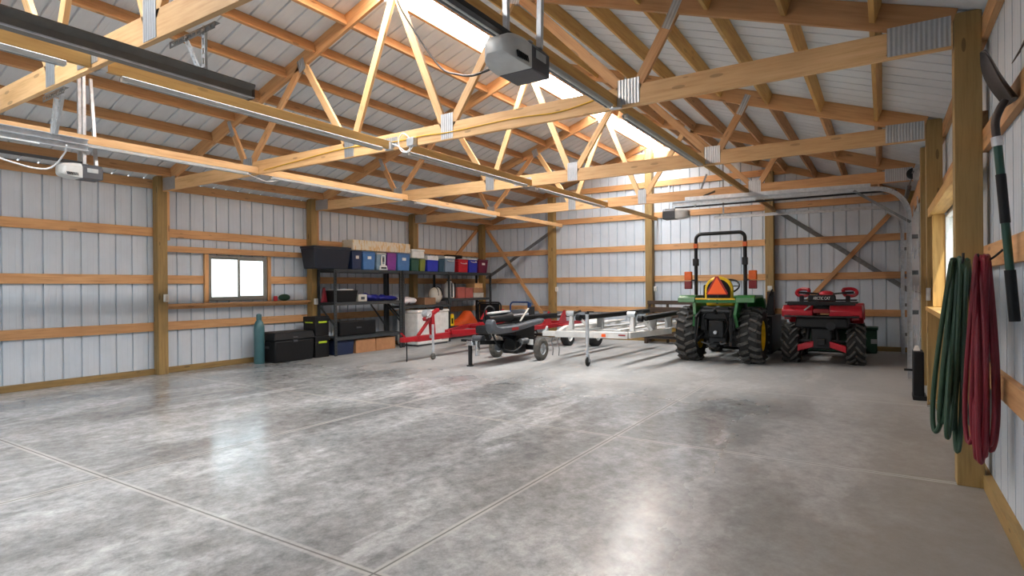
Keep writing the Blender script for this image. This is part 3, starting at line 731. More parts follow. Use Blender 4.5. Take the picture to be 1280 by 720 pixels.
t = tag(MB().box(-4.42, -4.32, yy - 0.06, yy + 0.006, 2.91, 3.0).build('junction_box', 'galv', bevel=0.006), 'small steel junction box on the second truss where the cables end', 'junction box')
cable('power_cord', [(-4.05, 4.3, 4.25), (-3.98, 4.22, 4.15), (-3.83, 4.15, 3.95), (-3.45, 3.98, 3.52), (-3.05, 3.75, 3.15), (-2.65, 3.45, 2.93), (-2.25, 3.1, 2.74), (-1.86, 2.86, 2.66)], 0.008, 'black', 'black power cord sagging to the opener near the skylight')
cable('electric_cable', [(-7.1, TY[1] - 0.25, 2.885), (-7.15, TY[1] - 0.12, 2.87), (-7.18, TY[1] + 0.1, 2.84), (-7.2, TY[1] + 0.3, 2.885)], 0.005, 'wire_white', 'white jumper cable between strip lights near the left wall')
cable('electric_cable', [(-5.7, 1.2, 2.52), (-5.9, 1.75, 2.40), (-5.95, 2.05, 2.38), (-5.8, 2.12, 2.5), (-5.7, 2.1, 2.56)], 0.007, 'wire_white', 'white cable looping below the galvanised track at upper left')

# outlets
def outlet(c, axis, label):
    t = thing('outlet_box', label, 'outlet', c, {'y': 0, 'x': PI / 2}[axis], 'post outlets')
    MB().box(-0.035, 0.035, -0.045, 0, -0.06, 0.06).build('box', 'white', t, bevel=0.006)
    MB().box(-0.018, 0.018, -0.05, -0.0455, -0.045, 0.045).build('socket', 'cream', t)
    return t
outlet((XL + 0.15, 4.9, 1.22), 'x', 'white outlet box on the left wall post before the slider window')
outlet((XL + 0.15, 7.70 + 0.12, 1.09), 'x', 'white outlet box on the post beside the shelves')
outlet((-7.31, YB - 0.11, 1.28), 'y', 'white outlet box on the back wall post above the red trailer')
outlet((-4.62, YB - 0.11, 1.27), 'y', 'white outlet box on the back wall post above the white trailer')
t = tag(MB().box(0.40, 0.44, 7.80, 7.858, 1.16, 1.30).build('junction_box', 'galv', bevel=0.006), 'grey steel box on the post beyond the right window', 'junction box')

# ------------------------------------------------------------------ steel shelves
def shelf_unit(label, y0, y1, posts, decks):
    x0, x1 = -9.66, -9.20; zt = 1.74
    t = thing('shelf_unit', label, 'shelf', ((x0 + x1) / 2, (y0 + y1) / 2, 0), 0, 'steel shelf units')
    ox, oy = t.location.x, t.location.y
    for y in posts:
        for x in (x0, x1):
            m_ = MB().box(x - 0.028 - ox, x + 0.028 - ox, y - 0.004 - oy, y + 0.004 - oy, 0, zt)
            m_.box((x - 0.028 if x < -9.4 else x + 0.020) - ox, (x - 0.020 if x < -9.4 else x + 0.028) - ox, y - 0.03 - oy, y + 0.03 - oy, 0, zt)
            p = m_.build('upright', 'shelf', t, smooth=False)
            mm = MB()
            if x > -9.4:
                for k in range(28): mm.box(x + 0.0285 - ox, x + 0.0295 - ox, y - 0.008 - oy, y + 0.008 - oy, 0.08 + k * 0.06, 0.10 + k * 0.06)
                mm.build('slots', 'black', p, smooth=False)
    for a, b, z in decks:
        m_ = MB().box(x0 - ox, x1 - ox, a - oy, b - oy, z - 0.018, z)
        m_.build('deck', 'shelf', t, smooth=False)
        MB().box(x1 - 0.012 - ox, x1 + 0.016 - ox, a - oy, b - oy, z - 0.065, z - 0.001).build('front_beam', 'shelf', t, smooth=False)
        MB().box(x0 - 0.016 - ox, x0 + 0.012 - ox, a - oy, b - oy, z - 0.065, z - 0.001).build('rear_beam', 'shelf', t, smooth=False)
    for y in (posts[0], posts[-1]):
        MB().bar((x0 - ox, y - oy, 1.0), (x1 - ox, y - oy, 0.6), 0.02, 0.03).build('end_brace', 'shelf', t, smooth=False)
    MB().bar((x0 - ox, posts[0] - oy + 1.9 if len(posts) == 2 else posts[1] - oy, 0.45), (x0 - ox, posts[0] - oy + 1.4 if len(posts) == 2 else posts[1] - oy - 0.5, 1.0), 0.02, 0.03).build('rear_brace', 'shelf', t, smooth=False)
    return t
shelf_unit('dark grey steel shelf unit beside the black tool boxes', 7.89, 9.75, (7.89, 9.75), [(7.89, 9.75, 1.74), (7.89, 9.75, 1.07), (7.89, 9.75, 0.37)])
shelf_unit('long dark steel shelf unit over the white chest freezer, carrying the coolers', 9.84, 13.33, (9.84, 11.50, 13.33), [(9.84, 13.33, 1.74), (9.84, 11.49, 0.94), (11.51, 13.33, 1.07), (11.51, 13.33, 0.37)])
def tote(name, label, cat, y0, y1, z0, z1, mat, lid=None, x1=-9.23, dep=0.40, taper=0.90, lid_h=0.03, group='totes on the top shelf', handle=False, label_mat=None, bev=0.012):
    t = thing(name, label, cat, (x1 - dep / 2, (y0 + y1) / 2, z0), 0, group)
    W, H = (y1 - y0), z1 - z0
    hx, hy = dep / 2, W / 2 - 0.004
    m_ = MB().box(-hx * taper, hx * taper, -hy * taper, hy * taper, 0, H - lid_h - 0.001, 1 / taper * 0.985)
    m_.build('body', mat, t, bevel=bev)
    m_ = MB().box(-hx, hx, -hy, hy, H - lid_h, H - 0.008)
    m_.box(-hx * 0.9, hx * 0.9, -hy * 0.9, hy * 0.9, H - 0.008, H)
    m_.build('lid', lid or mat, t, bevel=0.006)
    if handle:
        m_ = MB().tube(smooth_path([(hx * .9 + 0.0, -hy * 0.5, H - lid_h - 0.03), (hx + 0.03, -hy * 0.48, H - lid_h - 0.06), (hx + 0.03, hy * 0.48, H - lid_h - 0.06), (hx * 0.9, hy * 0.5, H - lid_h - 0.03)]), 0.011, 8)
        m_.build('handle', 'white' if handle is True else handle, t)
    if label_mat:
        MB().box(hx * 0.985, hx * 0.985 + 0.004, -hy * 0.3, hy * 0.3, H * 0.58, H * 0.74).build('sticker', label_mat, t)
    return t
ZT = 1.742
tote('storage_tote', 'very large navy black storage tote on the top shelf', 'storage tote', 7.42, 8.36, ZT, 2.19, 'navy_black', dep=0.42, taper=0.86, lid_h=0.05)
tote('storage_tote', 'dark navy tote with pale yellow tag under the long mottled box', 'storage tote', 8.38, 8.66, ZT, 2.13, 'navy', label_mat='cream')
tote('storage_tote', 'blue tote between the navy tote and the white framed item', 'storage tote', 8.68, 9.04, ZT, 2.13, 'blue_tote', label_mat='white')
tote('storage_tote', 'pale blue tote with white lid, behind the white framed item', 'storage tote', 9.07, 9.37, ZT, 2.12, 'pale_blue', 'cream')
tote('storage_tote', 'purple tote on the top shelf', 'storage tote', 9.39, 9.69, ZT, 2.13, 'purple')
tote('storage_tote', 'blue tote under the far end of the mottled box, beside the green totes', 'storage tote', 9.71, 10.14, ZT, 2.14, 'blue_tote', label_mat='white')
tote('storage_tote', 'dark green tote on the top shelf', 'storage tote', 10.17, 10.45, ZT, 2.04, 'tote_green')
tote('storage_tote', 'olive green tote on the top shelf', 'storage tote', 10.47, 10.68, ZT, 2.03, 'olive')
tote('cooler', 'bright blue cooler with a thick white lid', 'cooler', 10.73, 11.15, ZT, 2.12, 'cobalt', 'white', taper=0.95, lid_h=0.10, group='coolers on the top shelf')
tote('storage_tote', 'dark teal tote between the bright blue and grey blue coolers', 'storage tote', 11.17, 11.39, ZT, 2.06, 'dteal')
tote('cooler', 'grey blue cooler with a white lid', 'cooler', 11.41, 11.82, ZT, 2.14, 'greyblue', 'white', taper=0.94, lid_h=0.06, group='coolers on the top shelf', handle=True)
tote('cooler', 'red cooler with a white handle on the top shelf', 'cooler', 11.95, 12.37, ZT, 2.08, 'cooler_red', 'cooler_red', taper=0.94, lid_h=0.05, group='coolers on the top shelf', handle=True)
tote('cooler', 'royal blue cooler with white lid and handle beside the maroon tote', 'cooler', 12.40, 12.80, ZT, 2.12, 'cobalt', 'white', taper=0.94, lid_h=0.04, group='coolers on the top shelf', handle=True)
tote('storage_tote', 'maroon tote at the far end of the top shelf', 'storage tote', 12.83, 13.30, ZT, 2.11, 'maroon', taper=0.84, label_mat='white')
tote('storage_tote', 'low black tote on the top shelf behind the red and blue coolers', 'storage tote', 12.05, 12.7, ZT, 2.22, 'black', x1=-9.665, dep=0.13)
o = tag(MB().box(-9.62, -9.28, 8.45, 10.20, 2.145, 2.37).build('foam_box', 'mottled', bevel=0.02), 'long cream box with mottled yellow side lying across the totes', 'box')
t = thing('foam_cooler', 'white foam box standing on the green totes', 'box', (-9.43, 10.45, 2.045))
MB().box(-0.17, 0.17, -0.22, 0.22, 0, 0.17, 0.97).build('body', 'white', t, bevel=0.02); MB().box(-0.18, 0.18, -0.23, 0.23, 0.171, 0.21, 0.96).build('lid', 'white', t, bevel=0.01)
# white framed device in front of the pale blue tote
t = thing('portable_device', 'white framed portable device with a black base grip on the top shelf', 'portable device', (-9.21, 9.24, ZT))
frame_rect(MB(), 'x', -0.06, 0.06, 0.10, 0.33, -0.012, 0.012, 0.03).build('frame', 'white', t, bevel=0.006)
MB().box(-0.018, 0.018, -0.13, 0.13, 0.0, 0.10, 1, 0.8).build('base', 'white', t, bevel=0.012)
MB().box(0.0185, 0.024, -0.08, 0.08, 0.03, 0.065).build('grip', 'black', t, bevel=0.004)
MB().box(-0.008, 0.008, -0.03, 0.03, 0.18, 0.27).build('screen', 'dark_grey', t)
o = tag(board('lumber_board', (-9.68, 10.9, 2.26), (-9.68, 12.1, 2.26), 0.04, 0.09, 'pine', up=(0, 0, 1)), 'short reddish board lying behind the coolers', 'board')
o.location.z = 1.742 + 0.045 + 0.40
bpy.data.objects.remove(o)
# middle decks
Z2 = 1.072
t = thing('storage_tote', 'open black tote with white papers in it on the middle shelf', 'storage tote', (-9.42, 8.25, Z2))
m_ = MB().box(-0.17, 0.17, -0.24, 0.24, 0, 0.24, 1.12, 1.16)
m_.build('body', 'black', t, bevel=0.01); MB().box(-0.16, 0.16, -0.22, 0.2, 0.242, 0.262, 0.9).build('papers', 'white', t, bevel=0.005)
t = thing('utility_box', 'small cream box with a dark label on the middle shelf', 'box', (-9.33, 8.66, Z2))
MB().box(-0.10, 0.10, -0.12, 0.12, 0, 0.15).build('body', 'cream', t, bevel=0.008); MB().box(0.101, 0.104, -0.05, 0.05, 0.04, 0.10).build('sticker', 'dark_grey', t)
m_ = MB(); pts = []
for i in range(15):
    a = i / 14; pts.append((0.11 + 0.05 * math.sin(a * 9), -0.44 + a * 0.88, 0.075 - 0.03 * a + 0.012 * math.sin(a * 23)))
vs = []; fs = []; n_ = 12
for i, (wd, y, h) in enumerate(pts):
    for j in range(n_):
        a = 2 * PI * j / n_; vs.append((wd * 1.3 * math.cos(a), y, max(0.0, h + h * math.sin(a) * (1 + 0.18 * math.sin(j * 2.1 + i)))))
fs = [(i * n_ + j, i * n_ + (j + 1) % n_, (i + 1) * n_ + (j + 1) % n_, (i + 1) * n_ + j) for i in range(14) for j in range(n_)] + [tuple(range(n_)), tuple(14 * n_ + j for j in range(n_))]
o = MB().add(vs, fs).build('folded_tarp', 'tarp'); o.location = (-9.39, 9.26, Z2); tag(o, 'rumpled dark blue tarp on the middle shelf', 'tarp')
o = MB().box(-0.03, 0.03, -0.07, 0.07, 0, 0.30, 0.4).build('hanging_pouch', 'hose_red', bevel=0.03); o.location = (-9.50, 7.875, Z2); tag(o, 'dark red pouch hanging at the near end of the steel shelf', 'pouch')
t = thing('equipment_case', 'long black case standing on the lowest shelf', 'case', (-9.42, 8.62, 0.372))
MB().box(-0.10, 0.10, -0.50, 0.50, 0, 0.30).build('body', 'black', t, bevel=0.02); MB().box(0.101, 0.112, -0.07, 0.07, 0.14, 0.17).build('handle', 'dark_grey', t)
tote('cardboard_box', 'orange brown cardboard box on the floor under the shelf, nearer one', 'box', 8.46, 9.02, 0.0, 0.29, 'card', taper=1.0, lid_h=0.012, group='boxes under the shelf', bev=0.004)
tote('cardboard_box', 'orange brown cardboard box on the floor beside the chest freezer', 'box', 9.03, 9.62, 0.0, 0.28, 'card', taper=1.0, lid_h=0.012, group='boxes under the shelf', bev=0.004)
tote('storage_tote', 'dark navy bin on the floor under the first shelf', 'storage tote', 7.96, 8.42, 0.0, 0.30, 'navy', taper=0.92, group='boxes under the shelf')
# over the freezer
m_ = MB().ball((0, 0, 0.10), 0.20, 0.36, 0.10, 20, 10)
for i, v in enumerate(m_.v): m_.v[i] = (v[0], v[1], max(0.0, v[2] + 0.012 * math.sin(v[1] * 30)))
o = m_.build('printed_bag', 'bag'); o.location = (-9.42, 10.13, 0.942); tag(o, 'white bag printed with maroon spots lying above the chest freezer', 'bag')
tote('cardboard_box', 'small brown cardboard box on the shelf above the chest freezer', 'box', 10.62, 11.04, 0.942, 1.11, 'brown_card', taper=1.0, lid_h=0.01, group=None, bev=0.004)
t = thing('chest_freezer', 'white chest freezer under the long steel shelf', 'freezer', (-9.30, 10.72, 0))
MB().box(-0.30, 0.34, -0.66, 0.47, 0.04, 0.76).build('cabinet', 'white', t, bevel=0.015); MB().box(-0.31, 0.355, -0.67, 0.48, 0.762, 0.83).build('lid', 'white', t, bevel=0.02)
MB().box(-0.28, 0.32, -0.62, 0.44, 0.0, 0.039).build('plinth', 'dark_grey', t); MB().box(0.341, 0.35, 0.20, 0.42, 0.10, 0.26).build('vent', 'fixture', t)
# second bay, middle deck
t = thing('canvas_bag', 'cream round canvas bag with dark straps on the far middle shelf', 'bag', (-9.45, 11.27, 0.942))
MB().ball((0, 0, 0.21), 0.15, 0.21, 0.21, 18, 12).build('body', 'cream', t)
for dy in (-0.06, 0.07):
    MB().tube([(0.16 * math.cos(a) * 1.0, dy + 0.03 * math.sin(a), 0.21 + 0.215 * math.sin(a)) for a in [PI * i / 12 for i in range(13)]], 0.008, 6).build('strap', 'black', t)
t.location.z = 0.942
t = thing('backpack_sprayer', 'white backpack sprayer with black straps on the far middle shelf', 'sprayer', (-9.38, 11.74, Z2))
MB().lathe([(0.09, 0), (0.13, 0.02), (0.14, 0.12), (0.135, 0.33), (0.09, 0.40), (0.055, 0.42), (0.055, 0.45)], (0, 0, 0), 'z', 20).build('tank', 'white', t)
for dy in (-0.06, 0.06): MB().bar((0.145, dy, 0.03), (0.142, dy, 0.40), 0.035, 0.012, (1, 0, 0)).build('strap', 'black', t)
MB().cyl((0, 0, 0.45), (0, 0, 0.475), 0.065, 16).build('cap', 'black', t)
for k, (a, b, z, h, mt, l) in enumerate([(11.93, 12.25, Z2, 0.29, 'pinkbox', 'faded red box beside the backpack sprayer'), (12.27, 12.60, Z2, 0.27, 'pinkbox', 'faded red box beside the stacked wooden boxes'), (12.63, 13.08, Z2, 0.13, 'cream', 'cream flat box at the bottom of the small stack'),
                                      (12.63, 13.06, Z2 + 0.132, 0.13, 'card', 'orange brown box in the middle of the small stack'), (12.68, 13.04, Z2 + 0.264, 0.13, 'pine_light', 'pale wooden box on top of the small stack')]):
    t = thing('small_box', l + ' on the far shelf', 'box', (-9.40, (a + b) / 2, z), 0, 'boxes on the far shelf')
    MB().box(-0.15, 0.15, -(b - a) / 2, (b - a) / 2, 0, h - 0.031).build('body', mt, t, bevel=0.004); MB().box(-0.155, 0.155, -(b - a) / 2 - 0.004, (b - a) / 2 + 0.004, h - 0.03, h - 0.002).build('lid', mt, t, bevel=0.003)
# orange kayak-like cover and yellow case
vs = []; fs = []; prof_ = [(0.0, 0.02), (0.10, 0.09), (0.35, 0.13), (0.55, 0.22), (0.70, 0.36), (0.85, 0.36), (0.98, 0.20), (1.06, 0.04)]; n_ = 12
for y, h in prof_:
    for j in range(n_): a = PI * j / (n_ - 1); vs.append((0.19 * math.cos(a), y - 0.5, h * math.sin(a) ** 0.7))
fs = [(i * n_ + j, i * n_ + j + 1, (i + 1) * n_ + j + 1, (i + 1) * n_ + j) for i in range(len(prof_) - 1) for j in range(n_ - 1)] + [tuple(range(n_)), tuple((len(prof_) - 1) * n_ + j for j in range(n_))]
o = MB().add(vs, fs).build('vinyl_float', 'orange'); o.location = (-9.38, 12.2, 0.372); tag(o, 'orange red vinyl float on the lowest far shelf', 'float')
t = thing('tool_case', 'yellow case standing beside the chest freezer', 'case', (-9.24, 11.62, 0.374))
MB().box(-0.05, 0.05, -0.09, 0.09, 0, 0.30, 0.9).build('body', 'yellow_case', t, bevel=0.02); MB().box(0.047, 0.054, -0.03, 0.03, 0.06, 0.2).build('latch', 'black', t)

# ------------------------------------------------------------------ left wall floor things
t = thing('gas_cylinder', 'teal steel gas cylinder standing by the left wall under the window', 'gas cylinder', (-9.56, 6.46, 0))
MB().lathe([(0.0, 0.004), (0.085, 0.0), (0.092, 0.02), (0.092, 0.64), (0.088, 0.69), (0.07, 0.745), (0.05, 0.775), (0.042, 0.79)], (0, 0, 0), 'z', 28).build('body', 'teal', t)
MB().lathe([(0.046, 0.79), (0.048, 0.80), (0.048, 0.875), (0.04, 0.895), (0.02, 0.905), (0.0, 0.906)], (0, 0, 0), 'z', 24).build('valve_cap', 'teal', t)
t = thing('plastic_chest', 'big black plastic trunk on the floor between the gas cylinder and the shelves', 'trunk', (-9.52, 7.02, 0))
MB().box(-0.25, 0.23, -0.42, 0.42, 0, 0.40, 1.05, 1.03).build('body', 'black', t, bevel=0.025); MB().box(-0.28, 0.26, -0.455, 0.455, 0.402, 0.55, 0.86, 0.92).build('lid', 'black', t, bevel=0.02)
MB().box(0.232, 0.25, -0.05, 0.05, 0.36, 0.46).build('latch', 'dark_grey', t)
MB().box(-0.06, 0.06, -0.44, -0.424, 0.26, 0.30).build('handle', 'dark_grey', t)
for k, (z, h, l) in enumerate([(0, 0.42, 'black tool box with lime latch at the bottom of the stack'), (0.422, 0.38, 'black tool box with lime latch on top of the stack')]):
    t = thing('tool_box', l + ' beside the shelf', 'tool box', (-9.47, 7.66, z), 0, 'stacked tool boxes')
    MB().box(-0.19, 0.17, -0.165, 0.165, 0, h * 0.72).build('body', 'black', t, bevel=0.012); MB().box(-0.195, 0.176, -0.17, 0.17, h * 0.72 + 0.002, h).build('lid', 'black', t, bevel=0.012)
    MB().box(0.177, 0.186, -0.10, 0.10, h * 0.66, h * 0.76).build('latch', 'lime', t, bevel=0.004)
    MB().box(-0.12, 0.10, -0.176, -0.171, h * 0.66, h * 0.74).build('side_latch', 'lime', t)
m_ = MB().ball((0, 0, 0.065), 0.05, 0.13, 0.065, 16, 10)
o = m_.build('cloth_bundle', 'dgreen'); o.location = (-9.77, 7.15, 1.121); tag(o, 'dark green bundle on the window ledge', 'bundle')
o = MB().lathe([(0.035, 0), (0.038, 0.01), (0.038, 0.08), (0.03, 0.095)], (0, 0, 0), 'z', 16).build('spray_can', 'cooler_red'); o.location = (-9.77, 6.955, 1.121); tag(o, 'small red can on the window ledge beside the green bundle', 'can')

# ------------------------------------------------------------------ wheels
def tyre(name, parent, c, R, W, mat='rubber', rim_mat='white', rim_r=None, lug=0, lug_h=0.03, lug_mat='lug', chev=0.35, dish=0.02, axis='x', flip=1):
    """c: centre in parent space; the axle runs along x"""
    rim_r = rim_r or R * 0.58
    pr_ = [(rim_r, -W * 0.40), (rim_r + (R - rim_r) * 0.35, -W * 0.5), (R * 0.93, -W * 0.47), (R, -W * 0.36), (R * 1.0, 0), (R, W * 0.36), (R * 0.93, W * 0.47), (rim_r + (R - rim_r) * 0.35, W * 0.5), (rim_r, W * 0.40)]
    m_ = MB(); n_ = 40; vs = []; fs = []
    for r, h in pr_:
        for j in range(n_): a = 2 * PI * j / n_; vs.append((h, r * math.cos(a), r * math.sin(a)))
    k = len(pr_)
    fs = [(i * n_ + j, i * n_ + (j + 1) % n_, ((i + 1) % k) * n_ + (j + 1) % n_, ((i + 1) % k) * n_ + j) for i in range(k) for j in range(n_)]
    m_.add(vs, fs)
    o = m_.build(name, mat, parent); o.location = c
    rm = MB().lathe([(rim_r * 0.2, -W * 0.1), (rim_r * 0.99, -W * 0.12), (rim_r * 0.99, -W * 0.41), (rim_r * 1.04, -W * 0.43), (rim_r * 1.04, W * 0.43), (rim_r * 0.99, W * 0.41), (rim_r * 0.97, W * 0.22), (rim_r * 0.45, W * 0.12), (rim_r * 0.3, W * 0.30), (0.001, W * 0.31)], (0, 0, 0), 'x', 28)
    rm.build('rim', rim_mat, o)
    if lug:
        lm = MB()
        for i in range(lug):
            for s_ in (-1, 1):
                a0 = 2 * PI * (i + (0.5 if s_ > 0 else 0)) / lug
                pts = []
                for q in range(4):
                    u = q / 3; a = a0 - chev * u * (W / R) * 1.2 * flip; x = s_ * (0.02 + u * 0.47) * W
                    rr = R + (lug_h * 0.35 if q < 3 else -R * 0.05)
                    pts.append(V((x, rr * math.cos(a), rr * math.sin(a))))
                for p0, p1 in zip(pts, pts[1:]):
                    mid = (p0 + p1) / 2; up = V((0, mid.y, mid.z)).normalized()
                    lm.bar(p0, p1, R * 0.085, lug_h, up)
        lm.build('tread', lug_mat, o, smooth=False)
    return o

# ------------------------------------------------------------------ tractor
t = thing('compact_tractor', 'green compact tractor with roll bar, seen from behind', 'tractor', (-2.43, 10.78, 0))
T = t
for s_ in (-1, 1):
    tyre('rear_wheel', t, (s_ * 0.53, 0, 0.47), 0.455, 0.36, 'rubber', 'yellow', 0.25, 19, 0.06, flip=-1, chev=0.16)
    w_ = [c for c in t.children if c.name.startswith('rear_wheel')][-1]
    if s_ < 0: w_.rotation_euler = (0, 0, PI)
    tyre('front_wheel', t, (s_ * 0.46, 1.55, 0.30), 0.285, 0.22, 'rubber', 'yellow', 0.15, 14, 0.03)
    m_ = MB()   # fender: arch over the wheel with flat top
    arc = [(-0.50, 1.05), (-0.48, 1.13), (-0.38, 1.18), (0.30, 1.17), (0.49, 1.06), (0.58, 0.80), (0.55, 0.80), (0.46, 1.03), (0.28, 1.12), (-0.36, 1.12), (-0.44, 1.09), (-0.46, 1.05)]
    m_.prism([(s_ * 0.34, y, z) for y, z in arc], (s_ * 0.30, 0, 0)).build('fender', 'green', t, bevel=0.012)
    MB().box(s_ * 0.34 - 0.014, s_ * 0.34 + 0.014, -0.47, 0.4, 0.62, 1.10).build('fender_side', 'green', t, bevel=0.006)
    MB().bar((s_ * 0.37, -0.44, 1.14), (s_ * 0.33, -0.52, 0.84), 0.05, 0.04, (0, 1, 0)).bar((s_ * 0.33, -0.52, 0.86), (s_ * 0.36, -0.47, 0.64), 0.05, 0.035, (0, 1, 0)).build('lift_bracket', 'green', t, bevel=0.004)
    l_ = MB().box(s_ * 0.55 - 0.065, s_ * 0.55 + 0.065, -0.16, -0.08, 1.44, 1.60).build('turn_lamp', 'amber', t, bevel=0.012)
    MB().box(s_ * 0.55 - 0.065, s_ * 0.55 + 0.065, -0.16, -0.08, 1.285, 1.43).build('tail_lamp', 'red_lens', t, bevel=0.012)
    MB().bar((s_ * 0.50, -0.12, 1.44), (s_ * 0.42, -0.12, 1.44), 0.03, 0.03).build('lamp_bracket', 'black_metal', t)
    MB().bar((s_ * 0.24, -0.30, 0.50), (s_ * 0.30, -0.72, 0.36), 0.045, 0.05).build('lower_link', 'black_metal', t, bevel=0.004)
    MB().cyl((s_ * 0.27, -0.50, 0.80), (s_ * 0.29, -0.60, 0.42), 0.018, 10).build('lift_rod', 'black_metal', t)
    MB().box(s_ * 0.42 - 0.04, s_ * 0.42 + 0.04, -0.17, -0.03, 1.70, 1.83).build('rollbar_hinge', 'black_metal', t, bevel=0.01)
    MB().box(s_ * 0.42 - 0.032, s_ * 0.42 + 0.032, -0.125, -0.055, 2.02, 2.10).build('reflector_band', 'amber', t)
    MB().bar((s_ * 0.48, 0.55, 0.55), (s_ * 0.48, 1.3, 1.05), 0.07, 0.10).bar((s_ * 0.48, 1.3, 1.05), (s_ * 0.48, 2.2, 0.35), 0.07, 0.10).build('loader_arm', 'green', t, bevel=0.006)
    MB().cyl((s_ * 0.48, 0.9, 0.62), (s_ * 0.48, 1.65, 0.70), 0.03, 12).build('loader_cylinder', 'black_metal', t)
rp = [(-0.42, -0.09, 0.85), (-0.42, -0.09, 1.3), (-0.42, -0.09, 1.8), (-0.42, -0.09, 2.12)] + [(-0.32 - 0.10 * math.cos(a), -0.09, 2.17 + 0.10 * math.sin(a)) for a in [PI / 2 * i / 6 for i in range(0, 7)]]
rp += [(-p[0], p[1], p[2]) for p in rp[::-1]]
MB().tube(rp, 0.034, 4).build('roll_bar', 'black_metal', t, bevel=0.006)
MB().box(-0.16, 0.16, -0.35, 0.35, 0.34, 0.88, 0.9).build('transmission', 'black_metal', t, bevel=0.03)
MB().box(-0.50, 0.50, -0.09, 0.09, 0.38, 0.56).build('rear_axle', 'black_metal', t, bevel=0.03)
MB().box(-0.13, 0.13, -0.43, -0.352, 0.44, 0.74).build('pto_housing', 'black', t, bevel=0.02)
MB().cyl((0, -0.50, 0.54), (0, -0.431, 0.54), 0.03, 12).build('pto_shaft', 'galv', t)
MB().box(-0.05, 0.05, -0.62, -0.352, 0.30, 0.34).build('drawbar', 'black_metal', t)
MB().cyl((0.0, -0.36, 0.84), (0.02, -0.66, 0.95), 0.025, 10).build('top_link', 'black_metal', t)
MB().tube(smooth_path([(-0.12, -0.38, 0.9), (-0.2, -0.48, 0.8), (-0.18, -0.46, 0.6), (-0.22, -0.40, 0.5)]), 0.012, 8).build('hydraulic_hose', 'black', t)
MB().tube(smooth_path([(0.10, -0.38, 0.9), (0.16, -0.47, 0.85), (0.2, -0.45, 0.66), (0.14, -0.40, 0.5)]), 0.012, 8).build('hydraulic_hose', 'black', t)
MB().box(-0.36, 0.32, -0.47, -0.43, 1.10, 1.125).build('light_bar', 'yellow', t, bevel=0.006)
MB().bar((-0.33, -0.45, 1.07), (0.34, -0.45, 1.07), 0.03, 0.05).build('rear_crossbar', 'green', t, bevel=0.004)
MB().box(-0.30, -0.17, -0.30, 0.3, 0.55, 0.98).build('side_housing', 'black_metal', t, bevel=0.02)
MB().box(0.17, 0.30, -0.30, 0.3, 0.55, 0.98).build('side_housing', 'black_metal', t, bevel=0.02)
MB().box(-0.22, 0.22, -0.44, -0.36, 0.76, 0.98).build('lift_housing', 'black', t, bevel=0.02)
MB().cyl((-0.26, -0.44, 0.90), (0.26, -0.44, 0.90), 0.03, 12).build('rocker_shaft', 'black_metal', t)
for s_ in (-1, 1):
    MB().bar((s_ * 0.25, -0.44, 0.90), (s_ * 0.28, -0.66, 0.80), 0.03, 0.05).build('lift_arm', 'black_metal', t)
    MB().cyl((s_ * 0.28, -0.66, 0.80), (s_ * 0.29, -0.66, 0.40), 0.016, 8).build('lift_link', 'black_metal', t)
    MB().tube(smooth_path([(s_ * 0.20, -0.62, 0.38), (s_ * 0.1, -0.5, 0.34), (s_ * 0.06, -0.40, 0.36)]), 0.012, 8).build('stabiliser', 'galv_dark', t)
# seat: high arched backrest
arch = [(-0.24, 1.10)] + [(0.24 * math.cos(PI - PI * i / 12), 1.28 + 0.22 * math.sin(PI * i / 12)) for i in range(13)] + [(0.24, 1.10)]
MB().prism([(x, -0.22, z) for x, z in arch], (0, 0.08, 0)).build('seat_back', 'yellow', t, bevel=0.02)
arch2 = [(x * 0.82, 1.1 + (z - 1.1) * 0.88) for x, z in arch]
MB().prism([(x, -0.25, z) for x, z in arch2], (0, 0.029, 0)).build('seat_shell', 'black', t, bevel=0.008)
MB().box(-0.24, 0.24, -0.14, 0.30, 0.98, 1.08).build('seat', 'yellow', t, bevel=0.03)
tri = [(-0.165, 1.185), (0.165, 1.185), (0.18, 1.21), (0.025, 1.50), (-0.025, 1.50), (-0.18, 1.21)]
MB().prism([(x + 0.03, -0.47, z) for x, z in tri], (0, 0.008, 0)).build('slow_vehicle_sign', 'sign_border', t)
tri = [(-0.155, 1.198), (0.155, 1.198), (0.0, 1.485)]
MB().prism([(x + 0.03, -0.474, z) for x, z in tri], (0, 0.0035, 0)).build('sign_face', 'orange_sign', t)
MB().bar((0.03, -0.455, 1.03), (0.03, -0.455, 1.3), 0.03, 0.012, (0, 1, 0)).build('sign_post', 'black_metal', t)
MB().box(-0.24, 0.24, 0.75, 1.95, 0.62, 1.14, 0.86, 1.0).build('hood', 'green', t, bevel=0.05)
MB().box(-0.20, 0.20, 0.7, 2.0, 0.34, 0.62).build('frame', 'black_metal', t)
MB().cyl((0, 0.58, 1.30), (0, 0.80, 1.10), 0.03, 10).build('steering_column', 'black', t)
wv = V((0, -0.65, 0.75)).normalized(); e1 = V((1, 0, 0)); e2 = wv.cross(e1)
MB().tube([V((0, 0.56, 1.33)) + (e1 * math.cos(a) + e2 * math.sin(a)) * 0.19 for a in [2 * PI * i / 24 for i in range(24)]], 0.016, 8, True).build('steering_wheel', 'black', t)
MB().tube([V((0, 0.56, 1.33)) + e1 * -0.18, V((0, 0.56, 1.33)), V((0, 0.56, 1.33)) + e1 * 0.18], 0.012, 6).build('steering_spoke', 'black', t)
MB().box(-0.31, -0.25, -0.06, 0.0, 1.05, 1.36, 0.8).build('control_lever', 'black', t, bevel=0.02)
MB().bar((0.36, 0.1, 1.08), (0.40, 0.0, 1.24), 0.03, 0.03).build('lever', 'black', t)
bk = [(2.02, 0.05), (2.15, 0.62), (2.22, 0.64), (2.3, 0.30), (2.48, 0.10), (2.5, 0.03), (2.2, 0.0)]
